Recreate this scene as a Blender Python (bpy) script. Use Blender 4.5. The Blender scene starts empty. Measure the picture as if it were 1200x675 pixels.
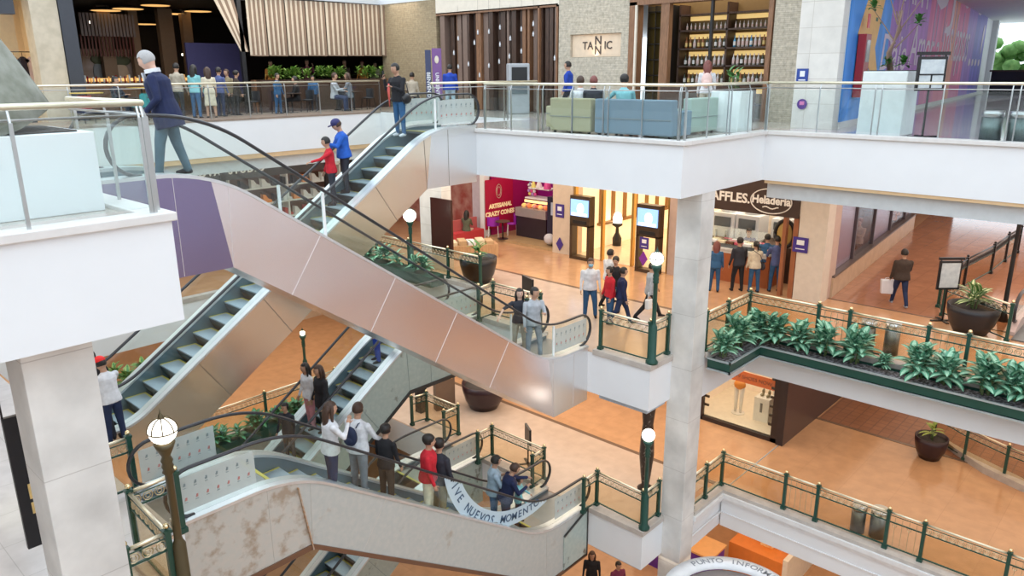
import bpy, bmesh, math, random
from mathutils import Vector, Matrix
from mathutils.bvhtree import BVHTree
random.seed(7)
PI = math.pi
SC = bpy.context.scene
COL = SC.collection
# ------------------------------------------------------------------ camera and the plan of the building
# world axes: +X runs along the escalators towards the far right, +Y towards the far left, z = 0 is the top floor
FPX, PITCH, ROLL, YAW, EYE = 888.71, .277278, -.006327, .74708, 1.45
_f = Vector((math.cos(YAW)*math.cos(PITCH), math.sin(YAW)*math.cos(PITCH), -math.sin(PITCH)))
_r0 = Vector((math.sin(YAW), -math.cos(YAW), 0)); _u0 = _r0.cross(_f)
_r = math.cos(ROLL)*_r0 + math.sin(ROLL)*_u0
_u = -math.sin(ROLL)*_r0 + math.cos(ROLL)*_u0
FH = Vector((math.cos(YAW), math.sin(YAW), 0)); RH = _r0
def at(px, py, X=None, Y=None, Z=None):
    "pixel of the photograph -> point on a known plane of the building"
    d = _f*FPX + _r*(px-600) - _u*(py-337.5)
    t = X/d.x if X is not None else (Y/d.y if Y is not None else (Z-EYE)/d.z)
    return Vector((0, 0, EYE)) + d*t
cam_d = bpy.data.cameras.new('camera'); cam = bpy.data.objects.new('camera', cam_d); COL.objects.link(cam)
cam_d.lens = 36*FPX/1200; cam_d.sensor_width = 36; cam_d.clip_end = 300
m = Matrix.Identity(4)
for i in range(3):
    m[i][0] = _r[i]; m[i][1] = _u[i]; m[i][2] = -_f[i]
m[0][3] = 0; m[1][3] = 0; m[2][3] = EYE
cam.matrix_world = m
SC.camera = cam
L3, L2, L1, L0 = 0.0, -5.2, -9.6, -14.0
# ------------------------------------------------------------------ materials
MATS = {}
def _new(name):
    mt = bpy.data.materials.new(name); mt.use_nodes = True
    nt = mt.node_tree
    return mt, nt, nt.nodes['Principled BSDF'], nt.nodes.new, nt.links.new
def c4(c): return (c[0], c[1], c[2], 1)
def mat(name, col, rough=.5, metal=0.0, col2=None, scale=6.0, bump=0.0, detail=3.0, emit=None, es=1.0, spec=None, alpha=None, lo=.35, hi=.65, stretch=None, coat=0.0):
    if name in MATS: return MATS[name]
    mt, nt, b, N, L = _new(name)
    b.inputs['Base Color'].default_value = c4(col); b.inputs['Roughness'].default_value = rough; b.inputs['Metallic'].default_value = metal
    if coat: b.inputs['Coat Weight'].default_value = coat; b.inputs['Coat Roughness'].default_value = .08
    if spec is not None: b.inputs['Specular IOR Level'].default_value = spec
    if col2 is None and not bump: col2 = tuple(max(0, x*.93) for x in col)
    tc = N('ShaderNodeTexCoord'); mp = N('ShaderNodeMapping'); L(tc.outputs['Object'], mp.inputs[0])
    if stretch: mp.inputs['Scale'].default_value = stretch
    no = N('ShaderNodeTexNoise'); no.inputs['Scale'].default_value = scale; no.inputs['Detail'].default_value = detail
    L(mp.outputs[0], no.inputs['Vector'])
    if col2 is not None:
        cr = N('ShaderNodeValToRGB'); cr.color_ramp.elements[0].position = lo; cr.color_ramp.elements[1].position = hi
        cr.color_ramp.elements[0].color = c4(col); cr.color_ramp.elements[1].color = c4(col2)
        L(no.outputs['Fac'], cr.inputs[0]); L(cr.outputs[0], b.inputs['Base Color'])
    if bump:
        bp = N('ShaderNodeBump'); bp.inputs['Strength'].default_value = bump; bp.inputs['Distance'].default_value = .02
        L(no.outputs['Fac'], bp.inputs['Height']); L(bp.outputs[0], b.inputs['Normal'])
    if emit is not None:
        b.inputs['Emission Color'].default_value = c4(emit); b.inputs['Emission Strength'].default_value = es
    MATS[name] = mt
    return mt
def tiles(name, c1, c2, mortar, w, h, rough=.2, ms=.006, plane='xy', bump=.0, noise=.5, offset=0.0, nscale=3.0):
    if name in MATS: return MATS[name]
    mt, nt, b, N, L = _new(name)
    tc = N('ShaderNodeTexCoord'); sp = N('ShaderNodeSeparateXYZ'); cb = N('ShaderNodeCombineXYZ')
    L(tc.outputs['Object'], sp.inputs[0])
    if plane == 'xy': L(sp.outputs[0], cb.inputs[0]); L(sp.outputs[1], cb.inputs[1])
    else:
        ad = N('ShaderNodeMath'); ad.operation = 'ADD'; L(sp.outputs[0], ad.inputs[0]); L(sp.outputs[1], ad.inputs[1])
        L(ad.outputs[0], cb.inputs[0]); L(sp.outputs[2], cb.inputs[1])
    br = N('ShaderNodeTexBrick'); br.offset = offset
    br.inputs['Color1'].default_value = c4(c1); br.inputs['Color2'].default_value = c4(c2); br.inputs['Mortar'].default_value = c4(mortar)
    br.inputs['Scale'].default_value = 1; br.inputs['Mortar Size'].default_value = ms
    br.inputs['Brick Width'].default_value = w; br.inputs['Row Height'].default_value = h
    L(cb.outputs[0], br.inputs['Vector'])
    no = N('ShaderNodeTexNoise'); no.inputs['Scale'].default_value = nscale; no.inputs['Detail'].default_value = 6
    L(tc.outputs['Object'], no.inputs['Vector'])
    mr = N('ShaderNodeMapRange'); mr.inputs[1].default_value = .25; mr.inputs[2].default_value = .75
    mr.inputs[3].default_value = 1-noise*.25; mr.inputs[4].default_value = 1+noise*.15
    L(no.outputs['Fac'], mr.inputs[0])
    mx = N('ShaderNodeVectorMath'); mx.operation = 'SCALE'; L(br.outputs['Color'], mx.inputs[0]); L(mr.outputs[0], mx.inputs['Scale'])
    L(mx.outputs[0], b.inputs['Base Color']); b.inputs['Roughness'].default_value = rough
    if bump:
        bp = N('ShaderNodeBump'); bp.inputs['Strength'].default_value = bump; bp.inputs['Distance'].default_value = .01
        ad2 = N('ShaderNodeMath'); ad2.operation = 'SUBTRACT'; L(no.outputs['Fac'], ad2.inputs[0]); L(br.outputs['Fac'], ad2.inputs[1])
        L(ad2.outputs[0], bp.inputs['Height']); L(bp.outputs[0], b.inputs['Normal'])
    MATS[name] = mt
    return mt
def glassm(name, tint=(.93, .98, .96), refl=1.0, rough=.02):
    if name in MATS: return MATS[name]
    mt, nt, b, N, L = _new(name); nt.nodes.remove(b)
    tr = N('ShaderNodeBsdfTransparent'); tr.inputs[0].default_value = c4(tint)
    gl = N('ShaderNodeBsdfGlossy'); gl.inputs['Roughness'].default_value = rough; gl.inputs[0].default_value = (refl, refl, refl, 1)
    lw = N('ShaderNodeLayerWeight'); lw.inputs[0].default_value = .5
    pw = N('ShaderNodeMath'); pw.operation = 'POWER'; L(lw.outputs['Facing'], pw.inputs[0]); pw.inputs[1].default_value = 5
    fr = N('ShaderNodeMath'); fr.operation = 'MULTIPLY_ADD'; L(pw.outputs[0], fr.inputs[0]); fr.inputs[1].default_value = .6; fr.inputs[2].default_value = .035
    mx = N('ShaderNodeMixShader'); L(fr.outputs[0], mx.inputs[0]); L(tr.outputs[0], mx.inputs[1]); L(gl.outputs[0], mx.inputs[2])
    L(mx.outputs[0], nt.nodes['Material Output'].inputs[0])
    MATS[name] = mt
    return mt
def film(name, col, op):
    "translucent printed film on glass"
    if name in MATS: return MATS[name]
    mt, nt, b, N, L = _new(name)
    b.inputs['Base Color'].default_value = c4(col); b.inputs['Roughness'].default_value = .4
    tr = N('ShaderNodeBsdfTransparent'); mx = N('ShaderNodeMixShader'); mx.inputs[0].default_value = op
    L(tr.outputs[0], mx.inputs[1]); L(b.outputs[0], mx.inputs[2]); L(mx.outputs[0], nt.nodes['Material Output'].inputs[0])
    MATS[name] = mt
    return mt
def steel(name, col, rough=.3, aniso=.0, waves=.35):
    if name in MATS: return MATS[name]
    mt, nt, b, N, L = _new(name)
    b.inputs['Base Color'].default_value = c4(col); b.inputs['Metallic'].default_value = 1; b.inputs['Roughness'].default_value = rough
    tc = N('ShaderNodeTexCoord'); mp = N('ShaderNodeMapping'); mp.inputs['Scale'].default_value = (.5, 1, .6); L(tc.outputs['Object'], mp.inputs[0])
    n1 = N('ShaderNodeTexNoise'); n1.inputs['Scale'].default_value = 1.3; n1.inputs['Detail'].default_value = 0; L(mp.outputs[0], n1.inputs['Vector'])
    bp = N('ShaderNodeBump'); bp.inputs['Strength'].default_value = waves; bp.inputs['Distance'].default_value = .06
    L(n1.outputs['Fac'], bp.inputs['Height']); L(bp.outputs[0], b.inputs['Normal'])
    MATS[name] = mt
    return mt
WHITE = mat('white_plaster', (.82, .84, .86), .5, scale=1.5, col2=(.80, .82, .84))
CURB = mat('grey_stone_coping', (.55, .50, .45), .45, col2=(.47, .42, .38), scale=5)
FL_O = tiles('orange_marble_floor', (.60, .345, .19), (.57, .325, .175), (.50, .28, .15), 1.2, 1.2, .14, .005, noise=.5)
FL_P = tiles('pale_marble_floor', (.60, .465, .37), (.58, .45, .355), (.56, .43, .34), 1.2, 1.2, .18, .005, noise=.4)
FL_G = tiles('grey_terrazzo_floor', (.52, .47, .42), (.50, .45, .40), (.40, .36, .32), .9, .9, .15, .006, noise=.5)
FL_T = tiles('terrace_glossy_floor', (.50, .45, .48), (.48, .43, .47), (.40, .36, .38), .9, .9, .1, .004, noise=.3)
STONE = tiles('pale_stone_cladding', (.76, .75, .72), (.72, .71, .68), (.54, .52, .49), 9.0, 1.35, .4, .006, plane='w', noise=1.1, nscale=1.4)
STONEW = tiles('white_stone_cladding', (.76, .73, .68), (.73, .70, .65), (.6, .56, .5), 4, .62, .4, .008, plane='w', noise=.4)
SPLIT = tiles('split_face_stone', (.60, .54, .44), (.54, .48, .38), (.46, .40, .31), .34, .055, .8, .006, plane='w', bump=.6, noise=1.2, offset=.5, nscale=9)
SPLITD = tiles('brown_split_stone', (.40, .32, .20), (.36, .28, .17), (.28, .21, .13), .34, .06, .8, .006, plane='w', bump=.6, noise=1, offset=.5, nscale=9)
GLASS = glassm('clear_glass', (.95, .982, .976))
GLASSC = glassm('very_clear_glass', (.95, .985, .97), .9)
GLASST = glassm('bronze_tinted_glass', (.93, .87, .76), .9)
STEEL = mat('satin_steel', (.55, .57, .57), .28, 1.0)
STEELD = mat('dark_steel', (.20, .23, .25), .35, .9)
DECK = mat('light_metal_deck', (.72, .74, .76), .3, .6)
BRASS = mat('polished_brass', (.95, .80, .48), .22, 1.0)
BRASSL = mat('pale_brass_rail', (.92, .86, .66), .3, .7)
GREEN = mat('dark_green_enamel', (.018, .075, .055), .35, .1)
BLACK = mat('black_enamel', (.015, .015, .017), .35)
RUBBER = mat('black_rubber', (.03, .03, .035), .3)
WOODD = mat('dark_walnut', (.085, .045, .03), .45, col2=(.05, .028, .02), scale=4, stretch=(8, 8, 1))
WOODM = mat('mid_brown_wood', (.30, .15, .08), .4, col2=(.20, .10, .05), scale=4, stretch=(8, 8, 1))
WOODL = mat('warm_light_wood', (.62, .38, .20), .4, col2=(.52, .30, .15), scale=4, stretch=(6, 6, 1))
CREAM = mat('cream_paint', (.82, .74, .62), .5)
GLOBE = mat('lit_lamp_globe', (1, .97, .9), .4, emit=(1, .93, .80), es=2.6)
BULB = mat('small_lit_bulb', (1, .9, .7), .4, emit=(1, .85, .6), es=6)
WARM = mat('warm_backlit_panel', (1, .8, .45), .5, emit=(1, .74, .38), es=1.1)
# ------------------------------------------------------------------ mesh helpers
class MB:
    def __init__(s): s.bm = bmesh.new(); s.mi = 0; s.smooth = False
    def _f(s, vs):
        try:
            f = s.bm.faces.new(vs); f.material_index = s.mi; f.smooth = s.smooth; return f
        except ValueError: return None
    def box(s, x0, x1, y0, y1, z0, z1, M=None, mi=None):
        o = s.mi
        if mi is not None: s.mi = mi
        vs = []
        for x in (x0, x1):
            for y in (y0, y1):
                for z in (z0, z1):
                    v = Vector((x, y, z)); v = M @ v if M else v
                    vs.append(s.bm.verts.new(v))
        for q in ((0, 1, 3, 2), (4, 6, 7, 5), (0, 4, 5, 1), (2, 3, 7, 6), (0, 2, 6, 4), (1, 5, 7, 3)): s._f([vs[i] for i in q])
        s.mi = o; return s
    def cbox(s, c, d, M=None, mi=None):
        return s.box(c[0]-d[0]/2, c[0]+d[0]/2, c[1]-d[1]/2, c[1]+d[1]/2, c[2]-d[2]/2, c[2]+d[2]/2, M, mi)
    def bar(s, a, b, w, h=None, mi=None):
        "rectangular bar from a to b"
        a = Vector(a); b = Vector(b); h = h or w; d = (b-a); L = d.length; d.normalize()
        up = Vector((0, 0, 1)) if abs(d.z) < .95 else Vector((0, 1, 0))
        x = d.cross(up).normalized(); y = x.cross(d)
        M = Matrix(((x.x, y.x, d.x, a.x), (x.y, y.y, d.y, a.y), (x.z, y.z, d.z, a.z), (0, 0, 0, 1)))
        return s.box(-w/2, w/2, -h/2, h/2, 0, L, M, mi)
    def ring(s, c, r, x, y, n):
        return [s.bm.verts.new(c + x*(r*math.cos(2*PI*i/n)) + y*(r*math.sin(2*PI*i/n))) for i in range(n)]
    def tube(s, pts, r, n=8, cap=True, flat=1.0, mi=None):
        o = s.mi
        if mi is not None: s.mi = mi
        pts = [Vector(p) for p in pts]; rs = r if isinstance(r, (list, tuple)) else [r]*len(pts)
        prev = None; rings = []; ref = None
        for i, p in enumerate(pts):
            if i == 0: d = pts[1]-p
            elif i == len(pts)-1: d = p-pts[i-1]
            else: d = (pts[i+1]-pts[i-1])
            d.normalize()
            if ref is None: ref = Vector((0, 0, 1)) if abs(d.z) < .9 else Vector((0, 1, 0))
            x = d.cross(ref)
            if x.length < 1e-4: x = d.orthogonal()
            x.normalize(); y = x.cross(d).normalized(); ref = y
            rings.append([s.bm.verts.new(p + x*(rs[i]*math.cos(2*PI*k/n)) + y*(rs[i]*flat*math.sin(2*PI*k/n))) for k in range(n)])
        sm = s.smooth; s.smooth = n > 5
        for a, b in zip(rings, rings[1:]):
            for k in range(n): s._f([a[k], a[(k+1) % n], b[(k+1) % n], b[k]])
        s.smooth = sm
        if cap: s._f(rings[0][::-1]); s._f(rings[-1])
        s.mi = o; return s
    def cyl(s, c, r, h, n=16, r2=None, mi=None):
        c = Vector(c); return s.tube([c, c+Vector((0, 0, h))], [r, r if r2 is None else r2], n, mi=mi)
    def lathe(s, c, prof, n=20, mi=None):
        o = s.mi
        if mi is not None: s.mi = mi
        c = Vector(c); rings = []
        for r, z in prof:
            rings.append([s.bm.verts.new(c+Vector((r*math.cos(2*PI*k/n), r*math.sin(2*PI*k/n), z))) for k in range(n)] if r > 1e-5 else [s.bm.verts.new(c+Vector((0, 0, z)))])
        sm = s.smooth; s.smooth = True
        for a, b in zip(rings, rings[1:]):
            for k in range(n):
                k2 = (k+1) % n
                if len(a) == 1 and len(b) == 1: continue
                if len(a) == 1: s._f([a[0], b[k2], b[k]])
                elif len(b) == 1: s._f([a[k], a[k2], b[0]])
                else: s._f([a[k], a[k2], b[k2], b[k]])
        s.smooth = sm; s.mi = o; return s
    def ell(s, c, r, n=14, m=9, M=None, mi=None):
        o = s.mi
        if mi is not None: s.mi = mi
        c = Vector(c); r = Vector(r) if not isinstance(r, (int, float)) else Vector((r, r, r)); rings = []
        for j in range(m+1):
            t = PI*j/m
            if j in (0, m): pts = [Vector((0, 0, r.z*math.cos(t)))]
            else: pts = [Vector((r.x*math.sin(t)*math.cos(2*PI*k/n), r.y*math.sin(t)*math.sin(2*PI*k/n), r.z*math.cos(t))) for k in range(n)]
            rings.append([s.bm.verts.new(c + (M @ p if M else p)) for p in pts])
        sm = s.smooth; s.smooth = True
        for a, b in zip(rings, rings[1:]):
            for k in range(n):
                k2 = (k+1) % n
                if len(a) == 1: s._f([a[0], b[k], b[k2]])
                elif len(b) == 1: s._f([a[k2], a[k], b[0]])
                else: s._f([a[k2], a[k], b[k], b[k2]])
        s.smooth = sm; s.mi = o; return s
    def prism(s, poly, y0, y1, axis='y', mi=None, T=None):
        "poly of (x,z) pushed along y; axis 'z': poly of (x,y) pushed along z; axis 'x': poly of (y,z) pushed along x"
        o = s.mi
        if mi is not None: s.mi = mi
        def V(p, t): 
            v = {'y': (p[0], t, p[1]), 'z': (p[0], p[1], t), 'x': (t, p[0], p[1])}[axis]
            v = Vector(v); return T @ v if T else v
        a = [s.bm.verts.new(V(p, y0)) for p in poly]; b = [s.bm.verts.new(V(p, y1)) for p in poly]
        n = len(poly); s._f(a); s._f(b[::-1])
        for i in range(n): s._f([a[i], b[i], b[(i+1) % n], a[(i+1) % n]])
        s.mi = o; return s
    def strip(s, top, bot, y0, y1, mi=None):
        "solid between two x-z polylines of equal length"
        o = s.mi
        if mi is not None: s.mi = mi
        T = [[s.bm.verts.new((p[0], y, p[1])) for p in top] for y in (y0, y1)]
        B = [[s.bm.verts.new((p[0], y, p[1])) for p in bot] for y in (y0, y1)]
        n = len(top)
        for i in range(n-1):
            s._f([T[0][i], T[0][i+1], T[1][i+1], T[1][i]]); s._f([B[0][i], B[1][i], B[1][i+1], B[0][i+1]])
            s._f([T[0][i], B[0][i], B[0][i+1], T[0][i+1]]); s._f([T[1][i], T[1][i+1], B[1][i+1], B[1][i]])
        s._f([T[0][0], T[1][0], B[1][0], B[0][0]]); s._f([T[0][-1], B[0][-1], B[1][-1], T[1][-1]])
        s.mi = o; return s
    def mesh(s, me, M, mi=None):
        vs = [s.bm.verts.new(M @ v.co) for v in me.vertices]
        for p in me.polygons:
            try:
                f = s.bm.faces.new([vs[i] for i in p.vertices]); f.material_index = s.mi if mi is None else mi
            except ValueError: pass
        return s
    def build(s, name, mats, parent=None, origin=None, bevel=0):
        bmesh.ops.recalc_face_normals(s.bm, faces=s.bm.faces)
        me = bpy.data.meshes.new(name)
        if origin is not None: bmesh.ops.translate(s.bm, verts=s.bm.verts, vec=-Vector(origin))
        s.bm.to_mesh(me); s.bm.free()
        for mt in (mats if isinstance(mats, (list, tuple)) else [mats]): me.materials.append(mt)
        o = bpy.data.objects.new(name, me); COL.objects.link(o)
        if origin is not None: o.location = origin
        if parent is not None: o.parent = parent
        if bevel:
            bv = o.modifiers.new('bevel', 'BEVEL'); bv.width = bevel; bv.segments = 2; bv.limit_method = 'ANGLE'
        return o
def tag(o, label, cat, group=None, kind=None):
    if label: o['label'] = label
    if cat: o['category'] = cat
    if group: o['group'] = group
    if kind: o['kind'] = kind
    return o
def struct(o): o['kind'] = 'structure'; return o
def empty(name, loc, label=None, cat=None, rz=0, group=None):
    o = bpy.data.objects.new(name, None); COL.objects.link(o); o.location = loc; o.rotation_euler = (0, 0, rz); o.empty_display_size = .1
    return tag(o, label, cat, group)
def dup(root, loc=None, rz=None, label=None, scale=None):
    def cp(o, par):
        c = o.copy(); COL.objects.link(c)
        if par is not None: c.parent = par
        for ch in list(o.children): cp(ch, c)
        return c
    c = cp(root, None)
    if loc is not None: c.location = loc
    if rz is not None: c.rotation_euler = (0, 0, rz)
    if scale is not None: c.scale = (scale, scale, scale)
    if label: c['label'] = label
    return c
def text_mesh(txt, size, ext=.004, bold=0, space=1.0):
    cu = bpy.data.curves.new('t', 'FONT'); cu.body = txt; cu.size = size; cu.extrude = ext; cu.align_x = 'CENTER'; cu.align_y = 'CENTER'
    cu.offset = bold; cu.space_character = space; cu.resolution_u = 3
    o = bpy.data.objects.new('t', cu); COL.objects.link(o)
    dg = bpy.context.evaluated_depsgraph_get(); dg.update()
    me = bpy.data.meshes.new_from_object(o.evaluated_get(dg), depsgraph=dg)
    bpy.data.objects.remove(o); bpy.data.curves.remove(cu)
    return me
def facing(loc, d, up=(0, 0, 1)):
    "matrix whose z looks along d (towards the reader) and y is up"
    z = Vector(d).normalized(); x = Vector(up).cross(z).normalized(); y = z.cross(x)
    return Matrix(((x.x, y.x, z.x, loc[0]), (x.y, y.y, z.y, loc[1]), (x.z, y.z, z.z, loc[2]), (0, 0, 0, 1)))
NX = (-1, 0, 0); NY = (0, -1, 0)
def text(txt, size, loc, d, m_, name='lettering', parent=None, bold=0, ext=.004, shear=None, sx=1.0, space=1.0):
    me = text_mesh(txt, size, ext, bold, space); b = MB(); S = Matrix.Diagonal((sx, 1, 1, 1))
    if shear: S[0][1] = shear
    b.mesh(me, facing(loc, d) @ S); bpy.data.meshes.remove(me)
    return b.build(name, m_, parent)
def fillet(pts, R, n=9):
    "round the inner corners of an x-z polyline"
    out = [Vector(pts[0])]
    for i in range(1, len(pts)-1):
        p = Vector(pts[i]); a = (Vector(pts[i-1])-p); b = (Vector(pts[i+1])-p)
        la, lb = a.length, b.length; a.normalize(); b.normalize()
        ang = a.angle(b); t = min(R/math.tan(ang/2), la*.48, lb*.48)
        p0 = p+a*t; p1 = p+b*t
        for k in range(n+1):
            u = k/n; out.append(p0*(1-u)**2 + p*(2*u*(1-u)) + p1*u*u)
    out.append(Vector(pts[-1]))
    return out
# ------------------------------------------------------------------ slabs, fascias, columns, walls
def slabs(name, boxes, topmat, z1, z0, side=WHITE):
    b = MB()
    for (x0, x1, y0, y1) in boxes: b.box(x0, x1, y0, y1, z0, z1)
    bmesh.ops.recalc_face_normals(b.bm, faces=b.bm.faces)
    for f in b.bm.faces:
        f.material_index = 0 if f.normal.z > .5 else 1
    return struct(b.build(name, [topmat, side]))
FAR = 60
slabs('floor', [(14.2, 22, 8.25, 16.4), (18.6, 22, 16.4, 24.1), (22, FAR, 8.25, 24.1), (-20, FAR, 24.1, 45), (-20, 3.4, 8.1, 24.1)], FL_G, 0, -1.165)
slabs('floor', [(18.1, FAR, -15, 8.25)], FL_T, 0, -1.165)
slabs('floor', [(-12, .8, -12, .8)], FL_G, 0, -1.165)
slabs('floor', [(14.2, 22, 8.8, 16.4), (15.4, 22, 8.29, 8.8), (16.3, 22, 16.4, 22.3), (22, FAR, 7.8, 22.3), (18.1, FAR, -15, 7.8), (18.1, 22, 7.8, 8.29), (-20, FAR, 22.3, 45), (-20, 3.3, 9.0, 10.4), (-20, 3.95, 10.4, 22.3)], FL_O, L2, L2-1.07)
slabs('floor', [(14.2, FAR, 8.8, 21.3), (15.4, FAR, 8.34, 8.8), (17.35, FAR, -15, 8.3), (-20, FAR, 21.3, 45), (-20, 3.95, 9.0, 21.3)], FL_O, L1, L1-1.02)
slabs('floor', [(-40, FAR, -30, 60)], FL_O, L0, L0-.3)
def plate(n, boxes, z, m_, t=.012):
    b = MB()
    for (x0, x1, y0, y1) in boxes: b.box(x0, x1, y0, y1, z-.002, z+t)
    return struct(b.build('trim_%d' % n, m_))
# pale paving bands let into the orange floors
plate(1, [(14.22, 18.45, 8.82, 16.38), (16.32, 18.45, 16.38, 23.4), (15.17, 18.45, 8.27, 8.82)], L2, FL_P)
plate(2, [(14.22, 17.55, 8.82, 21.2)], L1, FL_P)
b = MB()
b.box(22.6, 22.66, -10, 8.0, L2, L2+.013); b.box(18.45, 18.6, 8.3, 23.4, L2, L2+.013); b.box(17.55, 17.7, 8.4, 21.2, L1, L1+.013)
b.box(23.56, 23.66, -10, 8.2, L1, L1+.013)
struct(b.build('trim_3', mat('dark_marble_inlay', (.20, .13, .09), .2)))
BRICKF = tiles('brown_paver_floor', (.34, .15, .08), (.30, .13, .07), (.22, .10, .06), .3, .3, .35, .02, noise=.6)
plate(4, [(22.66, 60, -14, 7.75)], L2, tiles('brown_marble_floor', (.44, .21, .12), (.40, .19, .11), (.30, .14, .09), .6, .6, .10, .006, noise=.6))
plate(5, [(23.66, 60, -14, 8.15)], L1, BRICKF)
b = MB(); b.prism([(22.7, 7.7), (60, 7.7), (60, 11.6), (22.7, 7.85)], L2-.001, L2+.0115, axis='z'); struct(b.build('trim_23', MATS['brown_marble_floor']))
# copings along the open edges
b = MB()
E3 = [((14.17, 8.22), (14.17, 14.38)), ((14.17, 8.22), (18.13, 8.22)), ((18.07, 8.22), (18.07, -15))]
for (a, c) in (((14.13, 8.18), (14.43, 14.4)), ((14.43, 8.18), (18.03, 8.5)), ((18.03, -15), (18.33, 8.5)), ((-20, 8.04), (3.44, 8.34)), ((3.14, 8.34), (3.44, 10.5)), ):
    b.box(a[0], c[0], a[1], c[1], -.05, .045)
b2 = b.build('trim_6', mat('white_stone_coping', (.74, .72, .70), .35), bevel=.012); struct(b2)
b = MB()
for (x0, x1, y0, y1) in ((14.16, 14.46, 8.76, 10.44), (14.46, 15.2, 8.76, 9.06), (18.06, 18.36, -15, 8.25), (15.8, 18.36, 8.21, 8.5), (-20, 3.34, 8.96, 9.2), (3.1, 3.34, 9.2, 10.45), (-20, 16.5, 22.26, 22.5), (16.26, 16.5, 16.4, 22.26), (14.16, 14.46, 12.1, 14.4)):
    b.box(x0, x1, y0, y1, L2-.04, L2+.1)
for (x0, x1, y0, y1) in ((14.16, 14.46, 8.76, 10.44), (14.46, 15.2, 8.76, 9.06), (17.31, 17.66, -15, 8.26), (15.8, 17.66, 8.26, 8.6), (-20, 14.2, 21.26, 21.5), (14.16, 14.46, 12.1, 14.4)):
    b.box(x0, x1, y0, y1, L1-.04, L1+.1)
struct(b.build('trim_7', CURB, bevel=.01))
# mouldings on the white fascias: wood lining strips under the top slab, set-back soffit beams, ledge profile at the lower level
b = MB()
b.box(18.12, 18.3, -15, 8.2, -1.24, -1.166); b.box(14.22, 18.3, 8.27, 8.45, -1.24, -1.166) if False else None
b.box(-10, 18.6, 24.12, 24.3, -1.32, -1.166)
struct(b.build('trim_8', mat('tan_wood_strip', (.72, .50, .28), .5)))
b = MB()
b.box(18.32, 18.6, -15, 8.2, -1.62, -1.15); b.box(-10, 18.6, 24.32, 24.6, -1.72, -1.15)
b.box(3.96, 14.0, 21.2, 21.3, L1-.9, L1-.1)
struct(b.build('trim_9', mat('grey_plaster', (.62, .66, .68), .5)))
b = MB()
for z0, z1, d in ((-.12, .0, .10), (-.22, -.12, .05), (-.62, -.58, .03)):
    b.box(17.35-d, 17.36, -15, 8.3-d, L1+z0, L1+z1); b.box(15.75, 17.36, 8.3-d, 8.31, L1+z0, L1+z1)
struct(b.build('trim_10', mat('white_moulding', (.80, .80, .80), .45)))
b = MB()
b.box(14.3, 15.1, 8.9, 10.3, L2-1.2, L2-1.07); b.box(14.3, 15.1, 8.9, 10.3, L1-1.12, L1-1.02)
struct(b.build('trim_11', mat('blue_grey_soffit', (.45, .50, .55), .5)))
# columns
def column(x0, x1, y0, y1, z0, z1):
    b = MB(); b.box(x0, x1, y0, y1, z0, z1); return struct(b.build('column', STONE, bevel=.01))
column(15.15, 15.75, 8.26, 8.88, L0, -1.165)
column(1.88, 2.56, 8.5, 9.12, L0, -1.165)
b = MB(); b.box(17.35, 17.8, 19.35, 20.5, L2, -1.165); struct(b.build('column', STONEW))
# enclosing walls and ceilings far around
b = MB(); b.box(-20.2, -20, -30, 45, L0, 9); struct(b.build('wall_left', WHITE))
b = MB(); b.box(-20, FAR, 45, 45.2, L0, 4.4); struct(b.build('wall_back', WHITE))
b = MB(); b.box(-20, FAR, -30.2, -30, L0, 9); struct(b.build('wall_near', WHITE))
b = MB(); b.box(60, 60.2, -30, 45, L0, L2); b.box(60, 60.2, -30, 45, -1.15, -.1); struct(b.build('wall_right', WHITE))
b = MB(); b.box(21.9, FAR, 6.0, 44.9, 4.3, 4.5); b.box(-19.9, 21.9, 28, 44.9, 4.3, 4.5); struct(b.build('ceiling', WHITE))
# ------------------------------------------------------------------ escalators
def interp(pts, x):
    ps = sorted(pts, key=lambda p: p[0])
    if x <= ps[0][0]: return ps[0][1]
    for a, b in zip(ps, ps[1:]):
        if x <= b[0]: 
            t = (x-a[0])/max(1e-9, b[0]-a[0]); return a[1]*(1-t)+b[1]*t
    return ps[-1][1]
PICTO = mat('pictogram_dark', (.20, .25, .26), .5); PICTOR = mat('pictogram_red', (.50, .20, .18), .5)
BOARD = film('frosted_sign_film', (.60, .66, .64), .62)
STEPM = mat('grooved_step_metal', (.40, .49, .56), .4, .3, bump=.3, scale=3, stretch=(1, 60, 1))
RISERM = mat('step_riser_metal', (.07, .09, .10), .45, .6)
YEL = mat('yellow_step_edge', (.62, .55, .10), .5)
SKIRT = mat('dark_skirt_panel', (.14, .21, .25), .35, .3)
STRIPW = mat('white_glass_joint', (.85, .88, .88), .4)
ESC = {}
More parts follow.
